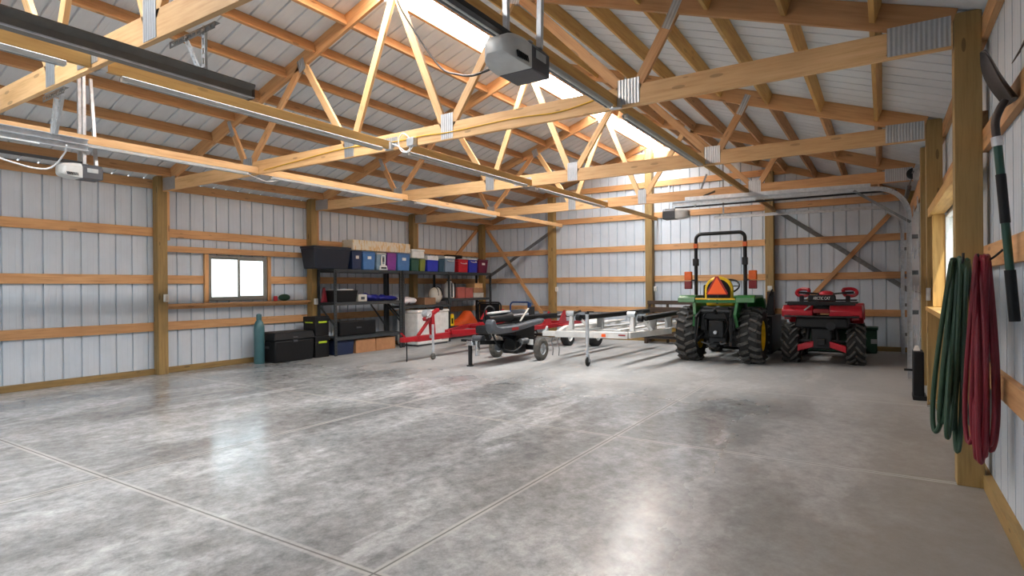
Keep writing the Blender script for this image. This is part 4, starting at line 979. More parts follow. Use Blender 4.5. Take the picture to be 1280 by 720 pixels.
MB().prism([(-0.78, y, z) for y, z in bk], (1.56, 0, 0)).build('loader_bucket', 'black_metal', t, bevel=0.006)
MB().box(0.60, 0.72, 0.95, 1.10, 0.55, 1.22).build('loader_mast', 'black_metal', t, bevel=0.01)
MB().box(0.60, 0.76, 0.45, 1.6, 0.12, 0.78).build('loader_frame', 'black_metal', t, bevel=0.01)
MB().tube(smooth_path([(0.66, 0.94, 1.15), (0.72, 0.8, 1.26), (0.68, 0.7, 1.15), (0.62, 0.72, 0.8)]), 0.012, 8).build('loader_hose', 'black', t)
MB().box(0.62, 0.70, 0.9, 0.94, 1.24, 1.33).build('work_lamp', 'white', t, bevel=0.01)
MB().box(-0.46, 0.46, 1.50, 1.60, 0.24, 0.36).build('front_axle', 'black_metal', t, bevel=0.02)

# ------------------------------------------------------------------ quad bike
t = thing('quad_bike', 'red and black quad bike parked beside the tractor, seen from behind', 'quad bike', (-0.87, 11.30, 0))
for s_ in (-1, 1):
    w_ = tyre('rear_wheel', t, (s_ * 0.49, 0, 0.335), 0.315, 0.27, 'rubber', 'black_metal', 0.17, 13, 0.045, flip=-1, chev=0.5)
    if s_ < 0: w_.rotation_euler = (0, 0, PI)
    tyre('front_wheel', t, (s_ * 0.47, 1.27, 0.325), 0.305, 0.22, 'rubber', 'black_metal', 0.17, 16, 0.025)
    fd = [(-0.42, 0.80), (-0.44, 0.92), (-0.30, 1.0), (0.25, 0.99), (0.46, 0.86), (0.52, 0.66), (0.46, 0.66), (0.40, 0.80), (0.22, 0.90), (-0.28, 0.90), (-0.36, 0.80)]
    MB().prism([(s_ * 0.12, y, z) for y, z in fd], (s_ * 0.47, 0, 0)).build('rear_fender', 'atv_red', t, bevel=0.02)
    MB().prism([(s_ * 0.18, y + 1.27, z - 0.0) for y, z in fd], (s_ * 0.40, 0, 0)).build('front_fender', 'atv_red', t, bevel=0.02)
    MB().prism([(s_ * 0.12, -0.36, 0.30), (s_ * 0.36, -0.36, 0.22), (s_ * 0.36, -0.36, 0.33), (s_ * 0.12, -0.36, 0.40)], (0, 0.16, 0)).build('suspension_arm', 'atv_red', t, bevel=0.01)
    MB().bar((s_ * 0.12, -0.3, 0.42), (s_ * 0.4, -0.2, 0.38), 0.03, 0.03).build('upper_arm', 'black_metal', t)
    MB().cyl((s_ * 0.24, -0.2, 0.34), (s_ * 0.18, -0.1, 0.78), 0.035, 12).build('shock_absorber', 'black_metal', t)
    MB().box(s_ * 0.50 - 0.05, s_ * 0.50 + 0.05, -0.452, -0.40, 0.76, 0.84).build('tail_lamp', 'red_lens', t, bevel=0.01)
    hg = [(s_ * (0.30 + 0.10 * math.cos(a)) - s_ * -0.05, 0.62 + 0.10 * math.sin(a) * 0 , 1.20 + 0.055 * math.sin(a)) for a in [2 * PI * i / 16 for i in range(16)]]
    hgp = [(s_ * 0.27, 0.64, 1.255), (s_ * 0.38, 0.70, 1.265), (s_ * 0.46, 0.70, 1.24), (s_ * 0.48, 0.66, 1.18), (s_ * 0.42, 0.66, 1.14), (s_ * 0.30, 0.66, 1.15)]
    MB().tube(smooth_path(hgp + [hgp[0]], 4), 0.030, 8).build('hand_guard', 'atv_red', t)
    MB().cyl((s_ * 0.26, 0.60, 1.19), (s_ * 0.44, 0.60, 1.20), 0.022, 10).build('grip', 'black', t)
    MB().box(s_ * 0.36 - 0.035, s_ * 0.36 + 0.035, 0.28, 0.36, 1.0, 1.15).build('grip_mount', 'black', t, bevel=0.01)
MB().tube(smooth_path([(-0.28, 0.60, 1.19), (-0.12, 0.66, 1.17), (0, 0.72, 1.10), (0.12, 0.66, 1.17), (0.28, 0.60, 1.19)]), 0.016, 8).build('handlebar', 'black_metal', t)
MB().ball((0, 0.72, 1.16), 0.14, 0.12, 0.075, 16, 10).build('instrument_pod', 'atv_red', t)
MB().box(-0.17, 0.17, -0.28, 0.62, 0.86, 1.02, 0.85, 0.95).build('seat', 'black', t, bevel=0.05)
MB().box(-0.20, 0.20, 0.62, 1.1, 0.84, 1.08, 0.6, 0.7).build('fuel_tank_cover', 'atv_red', t, bevel=0.05)
rk = MB()
for y in (-0.47, -0.36, -0.24, -0.12): rk.cyl((-0.52, y, 1.045), (0.52, y, 1.045), 0.013, 8)
for x in (-0.52, -0.26, 0.0, 0.26, 0.52): rk.cyl((x, -0.48, 1.045), (x, -0.10, 1.045), 0.013, 8)
rk.build('rear_rack', 'black_metal', t)
MB().box(-0.50, 0.50, -0.48, -0.45, 1.0, 1.06).build('rack_panel', 'black', t, bevel=0.01)
MB().box(-0.20, 0.22, -0.362, -0.28, 1.065, 1.17, 0.95, 1.0).build('rear_panel', 'black', t, bevel=0.015)
rk = MB()
for y in (1.2, 1.32, 1.44, 1.56): rk.cyl((-0.45, y, 1.045), (0.45, y, 1.045), 0.012, 8)
for x in (-0.45, 0.0, 0.45): rk.cyl((x, 1.2, 1.045), (x, 1.57, 1.045), 0.012, 8)
rk.build('front_rack', 'black_metal', t)
MB().box(-0.55, 0.55, -0.475, -0.45, 0.80, 0.83).build('bumper_bar', 'black_metal', t, bevel=0.008)
MB().box(-0.11, 0.12, -0.46, -0.445, 0.87, 0.94).build('brake_lamp', 'red_lens', t, bevel=0.01)
MB().box(-0.40, 0.40, -0.40, 0.6, 0.62, 0.80, 0.95).build('undertray', 'black', t, bevel=0.03)
MB().box(-0.16, 0.16, -0.34, 1.3, 0.26, 0.62).build('chassis', 'black_metal', t, bevel=0.03)
MB().cyl((0.14, -0.42, 0.66), (0.14, 0.1, 0.60), 0.07, 16).build('muffler', 'black_metal', t)
MB().box(-0.06, 0.06, -0.44, -0.345, 0.34, 0.44).build('hitch', 'black_metal', t, bevel=0.01)
MB().bar((-0.24, -0.46, 0.92), (-0.10, -0.40, 1.05), 0.02, 0.02).build('cable', 'fixture', t)
def text(body, size, mat, parent, loc, rot, extrude=0.001, name='lettering', width=None):
    cu = bpy.data.curves.new(name, 'FONT'); cu.body = body; cu.size = size; cu.extrude = extrude; cu.align_x = 'CENTER'; cu.align_y = 'CENTER'
    tmp = bpy.data.objects.new('tmp', cu); COL.objects.link(tmp)
    dg = bpy.context.evaluated_depsgraph_get(); me = bpy.data.meshes.new_from_object(tmp.evaluated_get(dg))
    bpy.data.objects.remove(tmp)
    me.materials.clear(); me.materials.append(MAT[mat])
    o = bpy.data.objects.new(name, me); COL.objects.link(o); o.parent = parent; o.location = loc; o.rotation_euler = rot
    if width:
        xs = [v.co.x for v in me.vertices]; k = width / (max(xs) - min(xs)); o.scale = (k, 1, 1)
    return o
text('ARCTIC CAT', 0.07, 'white', t, (0.01, -0.366, 1.115), (PI / 2, 0, 0), 0.002, width=0.25)

# green box and slatted bench behind
t = thing('implement_box', 'dark green steel box on the floor behind the quad bike', 'box', (-0.70, 13.32, 0))
MB().box(-0.62, 0.60, -0.20, 0.24, 0.02, 0.46).build('body', 'dgreen', t, bevel=0.012); MB().box(-0.64, 0.62, -0.22, 0.26, 0.462, 0.51).build('lid', 'dgreen', t, bevel=0.01)
MB().box(0.50, 0.60, -0.206, -0.2005, 0.20, 0.29).build('sticker', 'fixture', t)
t = thing('slatted_bench', 'dark weathered wooden bench by the back wall behind the white trailer', 'bench', (-4.02, 13.45, 0))
def bb(n, p, q, w_, h_): return board(n, p, q, w_, h_, 'old_wood', t)
bb('top_rail', (-0.75, 0.12, 0.95), (0.75, 0.12, 0.95), 0.05, 0.09)
bb('back_slat', (-0.75, 0.12, 0.78), (0.75, 0.12, 0.78), 0.03, 0.12); bb('back_slat', (-0.75, 0.12, 0.64), (0.75, 0.12, 0.64), 0.03, 0.12)
for x in (-0.72, -0.28, 0.28, 0.72): bb('upright', (x, 0.16, 0), (x, 0.16, 0.95), 0.05, 0.06)
for y in (-0.22, -0.10, 0.02): bb('seat_slat', (-0.75, y, 0.47), (0.75, y, 0.47), 0.11, 0.10)
for x in (-0.68, 0.68): bb('leg', (x, -0.2, 0), (x, -0.2, 0.42), 0.07, 0.09)
bb('lower_rail', (-0.7, -0.2, 0.20), (0.7, -0.2, 0.20), 0.04, 0.18)

# ------------------------------------------------------------------ log splitter
t = thing('log_splitter', 'black and grey towable log splitter standing in front of the red trailer', 'log splitter', (-5.80, 9.32, 0))
for s_ in (-1, 1):
    w_ = tyre('wheel', t, (s_ * 0.49, 0, 0.205), 0.205, 0.11, 'rubber_dusty', 'galv', 0.10)
    if s_ < 0: w_.rotation_euler = (0, 0, PI)
MB().cyl((-0.48, 0, 0.205), (0.48, 0, 0.205), 0.025, 12).box(-0.40, 0.42, -0.03, 0.03, 0.22, 0.28).build('axle', 'black_metal', t)
MB().bar((-0.1, 0.05, 0.30), (-0.16, -1.22, 0.40), 0.07, 0.07).build('tongue', 'black_metal', t, bevel=0.004)
MB().bar((-0.16, -1.30, 0.02), (-0.16, -1.30, 0.42), 0.05, 0.05).box(-0.20, -0.12, -1.35, -1.25, 0, 0.02).build('jack_stand', 'black_metal', t)
MB().box(-0.20, -0.08, -1.36, -1.18, 0.36, 0.44).box(-0.06, -0.02, -1.30, -1.2, 0.18, 0.44).build('coupler', 'chrome', t, bevel=0.01)
MB().bar((-0.40, -1.22, 0.43), (-0.2, -1.24, 0.43), 0.04, 0.04).build('jack_handle', 'black_metal', t)
cr = [(-1.30, 0.62), (-1.24, 0.565), (-1.05, 0.545), (-0.6, 0.55), (0.40, 0.655), (0.48, 0.715), (0.44, 0.745), (0.0, 0.715), (-0.55, 0.665), (-1.02, 0.665), (-1.17, 0.70), (-1.22, 0.80), (-1.29, 0.81), (-1.33, 0.73)]
MB().prism([(0.16, y, z) for y, z in cr], (0.16, 0, 0)).build('log_cradle', 'mid_grey', t, bevel=0.03)
MB().box(-0.10, 0.155, -1.24, -0.30, 0.55, 0.69).build('reservoir', 'black_metal', t, bevel=0.03)
MB().box(0.321, 0.324, -0.72, -0.5, 0.59, 0.64).build('decal', 'sign_border', t)
MB().cyl((0.05, -1.10, 0.79), (0.05, -0.36, 0.81), 0.085, 20).build('hydraulic_cylinder', 'black_metal', t)
MB().bar((0.07, -1.06, 0.895), (0.07, -0.46, 0.912), 0.11, 0.035).build('cylinder_highlight', 'lens', t, bevel=0.01)  # pale bar modelled as the shine along the cylinder's top
MB().cyl((0.0, -0.36, 0.82), (0.0, 0.35, 0.82), 0.03, 14).build('cylinder_rod', 'chrome', t)
MB().box(-0.08, 0.08, -0.34, 1.55, 0.70, 0.715).box(-0.012, 0.012, -0.34, 1.55, 0.715, 0.78).box(-0.08, 0.08, -0.34, 1.55, 0.78, 0.795).build('beam', 'black_metal', t, smooth=False)
MB().prism([(-0.015, 0.40, 0.80), (0.015, 0.40, 0.80), (0.0, 0.62, 0.80)], (0, 0, 0.16)).build('wedge', 'black_metal', t)
MB().tube(smooth_path([(0.05, -1.15, 0.80), (0.08, -1.20, 0.95), (0.05, -1.05, 1.02), (0.02, -0.85, 0.98), (0.0, -0.80, 0.86)]), 0.014, 8).build('hose', 'black', t)
MB().tube(smooth_path([(0.1, -1.0, 0.54), (0.2, -0.95, 0.32), (0.3, -0.7, 0.22), (0.3, -0.4, 0.28), (0.2, -0.3, 0.4)]), 0.016, 8).build('hose', 'black', t)
MB().bar((0.20, -0.25, 0.72), (0.24, -0.02, 0.95), 0.035, 0.02).build('control_lever', 'cream', t, bevel=0.004)
MB().box(-0.15, 0.15, -0.3, 0.35, 0.40, 0.69).build('support_frame', 'black_metal', t)
e = MB().box(-0.10, 0.24, -0.42, -0.10, 0.14, 0.36)
e.build('engine', 'black_metal', t, bevel=0.03)
MB().lathe([(0.0, -0.47), (0.12, -0.465), (0.145, -0.44), (0.145, -0.40), (0.10, -0.39)], (0.10, 0, 0.30), 'y', 24).build('recoil_cover', 'black', t)
MB().box(-0.12, 0.18, -0.38, -0.12, 0.365, 0.46).build('fuel_tank', 'black', t, bevel=0.03)
MB().cyl((0.26, -0.35, 0.36), (0.26, -0.12, 0.36), 0.055, 14).build('muffler', 'galv_dark', t)
MB().box(-0.26, -0.14, -0.42, -0.2, 0.18, 0.32).build('air_filter', 'mid_grey', t, bevel=0.02)
MB().box(0.243, 0.36, -0.06, -0.052, 0.28, 0.38).build('sticker', 'white', t)
MB().cyl((-0.34, -0.95, 0.45), (-0.12, -0.95, 0.45), 0.05, 14).build('filter', 'mid_grey', t)
MB().box(0.2, 0.36, -0.05, 0.0, 0.26, 0.42).build('side_frame', 'black_metal', t)

# ------------------------------------------------------------------ red trailer
t = thing('boat_trailer', 'red boat trailer with winch post parked behind the log splitter', 'trailer', (-7.15, 11.93, 0))
def rb(n, p, q, w_, h_, mat='trailer_red', bev=0.006): return MB().bar(p, q, w_, h_).build(n, mat, t, bevel=bev)
rb('tongue', (-0.10, -3.85, 0.41), (-0.05, 1.3, 0.43), 0.09, 0.11)
rb('coupler', (-0.11, -4.20, 0.415), (-0.10, -3.86, 0.415), 0.11, 0.09)
MB().bar((-0.11, -4.12, 0.46), (-0.11, -4.22, 0.54), 0.03, 0.02).build('coupler_latch', 'trailer_red', t)
for s_ in (-1, 1):
    rb('side_rail', (s_ * 0.06 - 0.08, -2.9, 0.47), (s_ * 0.85, -1.3, 0.47), 0.07, 0.09)
    rb('side_rail', (s_ * 0.85, -1.3, 0.47), (s_ * 0.85, 1.3, 0.47), 0.07, 0.09)
    MB().bar((s_ * 0.45, -1.3, 0.60), (s_ * 0.45, 1.4, 0.62), 0.09, 0.05).build('bunk', 'black', t)
    w_ = tyre('wheel', t, (s_ * 1.06, 0, 0.225), 0.225, 0.17, 'rubber', 'white', 0.12)
    if s_ < 0: w_.rotation_euler = (0, 0, PI)
    for yy in (-0.62, 0.12):
        MB().prism([(s_ * 0.86, yy - 0.18, 0.515), (s_ * 0.86, yy + 0.20, 0.515), (s_ * 0.86, yy + 0.14, 0.78)], (0, 0, 0)) if False else MB().prism([(s_ * 0.86 - 0.01, yy - 0.2, 0.515), (s_ * 0.86 - 0.01, yy + 0.2, 0.515), (s_ * 0.86 - 0.01, yy + 0.14, 0.80), (s_ * 0.86 - 0.01, yy + 0.08, 0.80)], (0.02, 0, 0)).build('bunk_bracket', 'trailer_red', t)
    MB().box(s_ * 1.06 - 0.11, s_ * 1.06 + 0.11, -0.30, 0.30, 0.475, 0.50).build('fender', 'trailer_red', t, bevel=0.01)
rb('cross_member', (-0.85, -1.2, 0.45), (0.85, -1.2, 0.45), 0.06, 0.07); rb('cross_member', (-0.85, 1.2, 0.45), (0.85, 1.2, 0.45), 0.06, 0.07)
rb('axle', (-1.0, 0, 0.225), (1.0, 0, 0.225), 0.05, 0.05, 'black_metal')
rb('winch_post', (-0.09, -3.38, 0.46), (-0.09, -3.42, 0.84), 0.09, 0.09)
rb('winch_brace', (-0.09, -3.80, 0.46), (-0.09, -3.46, 0.76), 0.05, 0.05)
rb('winch_arm', (-0.09, -3.62, 0.75), (-0.09, -3.22, 0.93), 0.08, 0.06)
MB().cyl((-0.15, -3.55, 0.86), (-0.02, -3.55, 0.86), 0.075, 16).build('winch', 'galv', t)
MB().bar((0.0, -3.55, 0.86), (0.02, -3.68, 0.78), 0.02, 0.02).build('winch_handle', 'chrome', t)
MB().cyl((-0.16, -3.18, 0.95), (-0.02, -3.18, 0.95), 0.04, 14).build('bow_roller', 'black', t)
MB().cyl((0.02, -3.50, 0.12), (0.02, -3.50, 0.66), 0.024, 12).box(-0.05, 0.0, -3.52, -3.48, 0.40, 0.46).build('jack', 'galv', t)
MB().lathe([(0.01, -0.025), (0.05, -0.025), (0.06, -0.01), (0.06, 0.01), (0.05, 0.025), (0.01, 0.025)], (0.02, -3.5, 0.06), 'x', 18).build('jack_wheel', 'rubber_dusty', t)
MB().bar((-0.01, -3.5, 0.06), (0.0, -3.5, 0.15), 0.012, 0.03).build('jack_fork', 'galv', t)
MB().cyl((-0.18, -4.0, 0.0), (-0.18, -4.0, 0.40), 0.011, 8).bar((-0.18, -4.0, 0.40), (-0.1, -4.0, 0.40), 0.02, 0.02).build('prop_stand', 'black_metal', t)
MB().box(-0.11, -0.05, -3.37, -3.35, 0.47, 0.62).build('bracket', 'trailer_red', t)
o = tag(MB().box(-6.75, -6.40, 10.55, 10.95, 0.661, 0.86).build('battery_box', 'mid_grey', bevel=0.02), 'grey plastic box resting on the red trailer bunks', 'box')

# ------------------------------------------------------------------ white trailer
t = thing('watercraft_trailer', 'white two place watercraft trailer beside the tractor', 'trailer', (-4.2, 10.4, 0))
ox, oy = -4.2, 10.4
def wb(n, p, q, w_, h_, mat='white_paint', bev=0.006): return MB().bar((p[0] - ox, p[1] - oy, p[2]), (q[0] - ox, q[1] - oy, q[2]), w_, h_).build(n, mat, t, bevel=bev)
wb('front_beam', (-4.80, 8.94, 0.53), (-3.56, 9.16, 0.53), 0.10, 0.105)
wb('coupler', (-5.02, 8.90, 0.535), (-4.79, 8.935, 0.535), 0.10, 0.085)
MB().bar((-4.98 - ox, 8.9 - oy, 0.575), (-4.94 - ox, 8.9 - oy, 0.66), 0.04, 0.03).build('coupler_latch', 'white_paint', t, bevel=0.006)
wb('side_rail', (-3.56, 9.16, 0.53), (-3.22, 10.3, 0.545), 0.09, 0.10); wb('side_rail', (-3.22, 10.3, 0.545), (-3.05, 12.2, 0.545), 0.07, 0.09) if False else None
wb('side_rail', (-3.26, 10.28, 0.545), (-3.40, 12.3, 0.545), 0.07, 0.09)
wb('side_rail', (-4.78, 8.98, 0.53), (-5.25, 10.2, 0.54), 0.08, 0.09); wb('side_rail', (-5.25, 10.2, 0.54), (-5.2, 12.6, 0.545), 0.07, 0.09)
for y in (9.9, 11.0, 12.2): wb('cross_member', (-5.15, y, 0.53), (-3.42, y, 0.53), 0.06, 0.07)
for (a, b_) in (((-5.0, 9.9), (-4.95, 12.4)), ((-4.45, 9.4), (-4.25, 12.4)), ((-3.85, 9.4), (-3.7, 12.4))):
    wb('deck_plank', (a[0], a[1], 0.585), (b_[0], b_[1], 0.59), 0.12, 0.03)
for k, (x, y) in enumerate(((-4.66, 9.28), (-3.56, 9.36))):
    MB().box(x - 0.045 - ox, x + 0.045 - ox, y - 0.045 - oy, y + 0.045 - oy, 0.585, 0.83, 0.6).build('winch_post', 'white_paint', t, bevel=0.008)
    MB().bar((x + 0.28 - ox, y + 0.15 - oy, 0.6), (x + 0.12 - ox, y + 0.06 - oy, 0.80), 0.06, 0.05).build('post_brace', 'white_paint', t, bevel=0.006)
    MB().cyl((x - 0.08 - ox, y - oy, 0.87), (x + 0.06 - ox, y - oy, 0.87), 0.05, 14).build('winch', 'galv', t)
    MB().bar((x + 0.05 - ox, y - oy, 0.87), (x + 0.18 - ox, y - oy, 0.92), 0.03, 0.03).build('winch_handle', 'black_metal', t)
    MB().cyl((x + 0.10 - ox, y - oy, 0.80), (x + 0.18 - ox, y - oy, 0.80), 0.055, 14).build('bow_stop', 'black', t)
    p0, p1 = (x + 0.16, y + 0.12, 0.80), (x + 0.62, y + 2.2, 0.84)
    if k == 1: p1 = (x + 0.16, y + 1.9, 0.82)
    MB().bar((p0[0] - ox, p0[1] - oy, p0[2]), (p1[0] - ox, p1[1] - oy, p1[2]), 0.13, 0.085).build('bunk', 'black', t, bevel=0.02)
    for q in (0.25, 0.75):
        xx, y2 = p0[0] + (p1[0] - p0[0]) * q, p0[1] + (p1[1] - p0[1]) * q
        MB().box(xx - 0.06 - ox, xx + 0.06 - ox, y2 - 0.03 - oy, y2 + 0.03 - oy, 0.56, 0.765).build('bunk_bracket', 'fixture', t)
MB().box(-3.98 - ox, -3.91 - ox, 9.03 - oy, 9.043 - oy, 0.50, 0.55).build('reflector', 'orange_sign', t); t.children[-1].rotation_euler = (0, 0, 0)
MB().box(-3.70 - ox, -3.58 - ox, 9.08 - oy, 9.092 - oy, 0.525, 0.545).build('decal', 'sign_border', t)
MB().cyl((-4.22 - ox, 8.99 - oy, 0.16), (-4.22 - ox, 8.99 - oy, 0.88), 0.03, 14).build('jack', 'galv', t)
MB().cyl((-4.22 - ox, 8.99 - oy, 0.88), (-4.22 - ox, 8.99 - oy, 0.91), 0.036, 14).bar((-4.22 - ox, 8.99 - oy, 0.92), (-4.10 - ox, 8.99 - oy, 0.92), 0.02, 0.02).build('jack_crank', 'black_metal', t)
MB().lathe([(0.01, -0.02), (0.065, -0.02), (0.075, -0.01), (0.075, 0.01), (0.065, 0.02), (0.01, 0.02)], (-4.22 - ox, 9.0 - oy, 0.075), 'x', 20).build('jack_wheel', 'rubber', t)
MB().bar((-4.25 - ox, 9.0 - oy, 0.07), (-4.24 - ox, 9.0 - oy, 0.18), 0.01, 0.03).bar((-4.19 - ox, 9.0 - oy, 0.07), (-4.20 - ox, 9.0 - oy, 0.18), 0.01, 0.03).build('jack_fork', 'galv', t)
for x in (-4.84, -4.72):
    MB().tube(smooth_path([(x - ox, 8.93 - oy, 0.48), (x - 0.02 - ox, 8.91 - oy, 0.40), (x + 0.01 - ox, 8.9 - oy, 0.28), (x - ox, 8.9 - oy, 0.16)]), 0.009, 8).build('safety_chain', 'galv_dark', t)
w_ = tyre('wheel', t, (-5.50 - ox, 12.12 - oy, 0.27), 0.27, 0.20, 'rubber', 'white', 0.14); w_.rotation_euler = (0, 0, PI)
tyre('wheel', t, (-3.27 - ox, 11.95 - oy, 0.27), 0.27, 0.17, 'rubber', 'white', 0.14)
MB().bar((-5.42 - ox, 12.1 - oy, 0.27), (-3.35 - ox, 11.95 - oy, 0.27), 0.05, 0.05).build('axle', 'black_metal', t)
arcf = [(0.36 * math.cos(a), 0.36 * math.sin(a) + 0.27) for a in [PI * i / 12 for i in range(1, 12)]]
arcf += [(0.34 * math.cos(a), 0.34 * math.sin(a) + 0.27) for a in [PI * i / 12 for i in range(11, 0, -1)]]
MB().prism([(-5.64 - ox, 12.12 - oy + y, z) for y, z in arcf], (0.28, 0, 0)).build('fender', 'white_paint', t, bevel=0.004)

# blue and black carts behind the trailers
def tubeframe(name, label, cat, loc, W, H, mat, panel=None):
    t_ = thing(name, label, cat, loc)
    pts = [(-W / 2, 0, 0.02), (-W / 2, 0, H - 0.12)] + [(-W / 2 + 0.1 - 0.1 * math.cos(a), 0, H - 0.12 + 0.1 * math.sin(a)) for a in [PI / 2 * i / 5 for i in range(1, 6)]]
    pts += [(-p[0], p[1], p[2]) for p in pts[::-1]]
    MB().tube(pts, 0.022, 10).build('tube_frame', mat, t_)
    return t_
t = tubeframe('hand_truck', 'blue tubular hand truck standing behind the red trailer', 'hand truck', (-8.05, 13.05, 0), 0.62, 0.97, 'blue_paint')
MB().box(-0.29, 0.29, -0.22, 0.0, 0.02, 0.035).build('toe_plate', 'blue_paint', t)
for z in (0.35, 0.60): MB().cyl((-0.30, 0, z), (0.30, 0, z), 0.014, 8).build('crossbar', 'blue_paint', t)
MB().box(0.23, 0.33, -0.015, 0.015, 0.3, 0.93).build('side_plate', 'blue_paint', t)
for s_ in (-1, 1): tyre('wheel', t, (s_ * 0.36, 0.1, 0.13), 0.125, 0.07, 'rubber', 'galv', 0.06)
MB().cyl((-0.33, 0.1, 0.13), (0.33, 0.1, 0.13), 0.012, 8).build('axle', 'galv', t)
MB().box(-0.2, 0.28, -0.2, -0.03, 0.04, 0.28).build('tool_tray', 'blue_paint', t, bevel=0.01)
t = tubeframe('utility_cart', 'black utility cart stood upright between the far shelf and blue hand truck', 'cart', (-8.72, 12.6, 0), 0.72, 0.97, 'black_metal')
MB().box(-0.30, 0.30, -0.012, 0.012, 0.30, 0.92).build('mesh_panel', 'black', t); MB().box(-0.34, 0.34, -0.04, 0.0, 0.08, 0.30).build('tray', 'black_metal', t)
for z in (0.5, 0.72): MB().cyl((-0.35, -0.02, z), (0.35, -0.02, z), 0.012, 8).build('crossbar', 'black_metal', t)
for s_ in (-1, 1): tyre('wheel', t, (s_ * 0.40, 0.1, 0.13), 0.125, 0.07, 'rubber', 'galv', 0.06)

# ------------------------------------------------------------------ right side: hoses, shovel, tools, bin
def hose(label, mat, hook, loops, zmin, r, seed, wid, dxs, tilt, group='coiled hoses'):
    R_ = random.Random(seed); pts = []
    for k in range(loops):
        q = (k + 0.5) / loops - 0.5                       # loops hang side by side
        zb = zmin + R_.uniform(0.0, 0.22); wd = wid * R_.uniform(0.55, 1.15); yo = R_.uniform(-0.08, 0.08)
        top = hook[0] + q * dxs; lean = tilt * (0.5 - q) + R_.uniform(-0.025, 0.025)
        zt_ = hook[2] + R_.uniform(-0.02, 0.02)
        for i in range(24):
            a = 2 * PI * i / 24
            u = (1 - math.cos(a)) / 2           # 0 at the top, 1 at the bottom
            z = zt_ + (zb - zt_) * u
            spread = math.sin(a) * wd * (0.35 + 0.65 * u)
            pts.append((top + spread + lean * u, hook[1] + yo * u + 0.03 * math.sin(a * 2 + k), z))
    o = MB().tube(smooth_path(pts, 2), r, 8).build('garden_hose', mat)
    return tag(o, label, 'garden hose', group)
hose('green garden hose coiled on a hook in front of the big right post', 'hose_green', (0.405, 4.56, 1.49), 7, 0.26, 0.0145, 5, 0.040, 0.085, -0.12)
hose('dark red air hose coiled on a hook at the right wall beside the green hose', 'hose_red', (0.465, 4.12, 1.49), 8, 0.34, 0.0125, 11, 0.036, 0.06, -0.03)
hk = MB().tube(smooth_path([(0.42, 4.865, 1.50), (0.42, 4.7, 1.48), (0.41, 4.45, 1.478), (0.41, 4.42, 1.53)]), 0.007, 8).build('hose_hook', 'black_metal'); tag(hk, 'black steel hook in the big post holding the green hose', 'hook')
hk = MB().tube(smooth_path([(0.555, 4.12, 1.53), (0.50, 4.12, 1.478), (0.46, 4.12, 1.478), (0.445, 4.12, 1.51)]), 0.006, 8).build('hose_hook', 'black_metal'); tag(hk, 'black steel hook on the right wall girt holding the red hose', 'hook')
t = thing('shovel', 'shovel hung blade up on the right wall, green and black handle', 'shovel', (0.50, 3.70, 1.16))
def S_(x, z): return (x - 0.50, 0, z - 1.16)
MB().tube(smooth_path([S_(0.512, 2.24), S_(0.49, 2.20), S_(0.472, 2.14), S_(0.476, 2.06)]), [0.015 + 0.003 * min(i, 3) / 3 for i in range(19)], 12).build('socket', 'tool_steel', t)
MB().cyl(S_(0.476, 2.065), S_(0.481, 2.02), 0.024, 12).build('collar', 'galv', t)
for a, b_, mt, rr, nm in ((2.02, 1.88, 'grip_green', 0.018, 'shaft'), (1.88, 1.64, 'black', 0.021, 'shaft_grip'), (1.64, 1.41, 'grip_green', 0.018, 'shaft'), (1.41, 1.16, 'black', 0.023, 'end_grip')):
    fx = lambda z: 0.481 + (0.540 - 0.481) * (2.02 - z) / 0.86
    MB().cyl(S_(fx(a), a), S_(fx(b_), b_), rr, 14).build(nm, mt, t)
# blade: a dished plate seen nearly edge on
n_ = 9; vs = []; rows = 9
for k in range(2):
    for i in range(rows):
        u = i / (rows - 1)
        cx = 0.52 - 0.105 * u - 0.012 * math.sin(PI * u); cz = 2.225 + 0.27 * u
        hw = 0.11 * (0.62 + 0.5 * math.sin(PI * (0.12 + 0.55 * u))) * (1 if u < 0.6 else max(0.06, math.cos((u - 0.6) / 0.4 * PI / 2) ** 0.6))
        for j in range(n_):
            q = -1 + 2 * j / (n_ - 1)
            dish = 0.036 * (1 - q * q) * (1 - 0.5 * u)
            vs.append((cx - 0.5 + dish * 0.93 + k * 0.006, q * hw, cz - 1.16 + dish * 0.36 + k * 0.003))
fs = []; off = rows * n_
for i in range(rows - 1):
    for j in range(n_ - 1):
        a = i * n_ + j; fs += [(a, a + 1, a + n_ + 1, a + n_), (off + a, off + a + n_, off + a + n_ + 1, off + a + 1)]
ring = [j for j in range(n_)] + [i * n_ + n_ - 1 for i in range(1, rows)] + [(rows - 1) * n_ + j for j in range(n_ - 2, -1, -1)] + [i * n_ for i in range(rows - 2, 0, -1)]
for a, b_ in zip(ring, ring[1:] + ring[:1]): fs.append((a, b_, b_ + off, a + off))
MB().add(vs, fs).build('blade', 'tool_steel', t)
t = thing('garden_tool', 'second tool hung blade up at the right edge, red and black handle', 'garden tool', (0.524, 3.27, 0.74))
MB().cyl((0.005, 0, 0.0), (0.004, 0, 0.30), 0.021, 14).build('end_grip', 'black', t); MB().cyl((0.004, 0, 0.30), (0.012, 0, 1.5), 0.017, 14).build('shaft', 'grip_red', t)
MB().prism([(-0.040, -0.09, 1.575), (-0.012, -0.10, 1.62), (0.028, -0.08, 1.75), (0.032, 0.08, 1.75), (-0.012, 0.10, 1.62), (-0.040, 0.09, 1.575)], (0.006, 0, 0.002)).build('blade', 'tool_steel', t)
MB().tube(smooth_path([(0.012, 0, 1.5), (0.02, 0, 1.6), (0.036, 0, 1.72)]), 0.014, 10).build('socket', 'tool_steel', t)
t = thing('narrow_bin', 'narrow black bin standing on the floor beyond the right window', 'bin', (0.345, 8.32, 0))
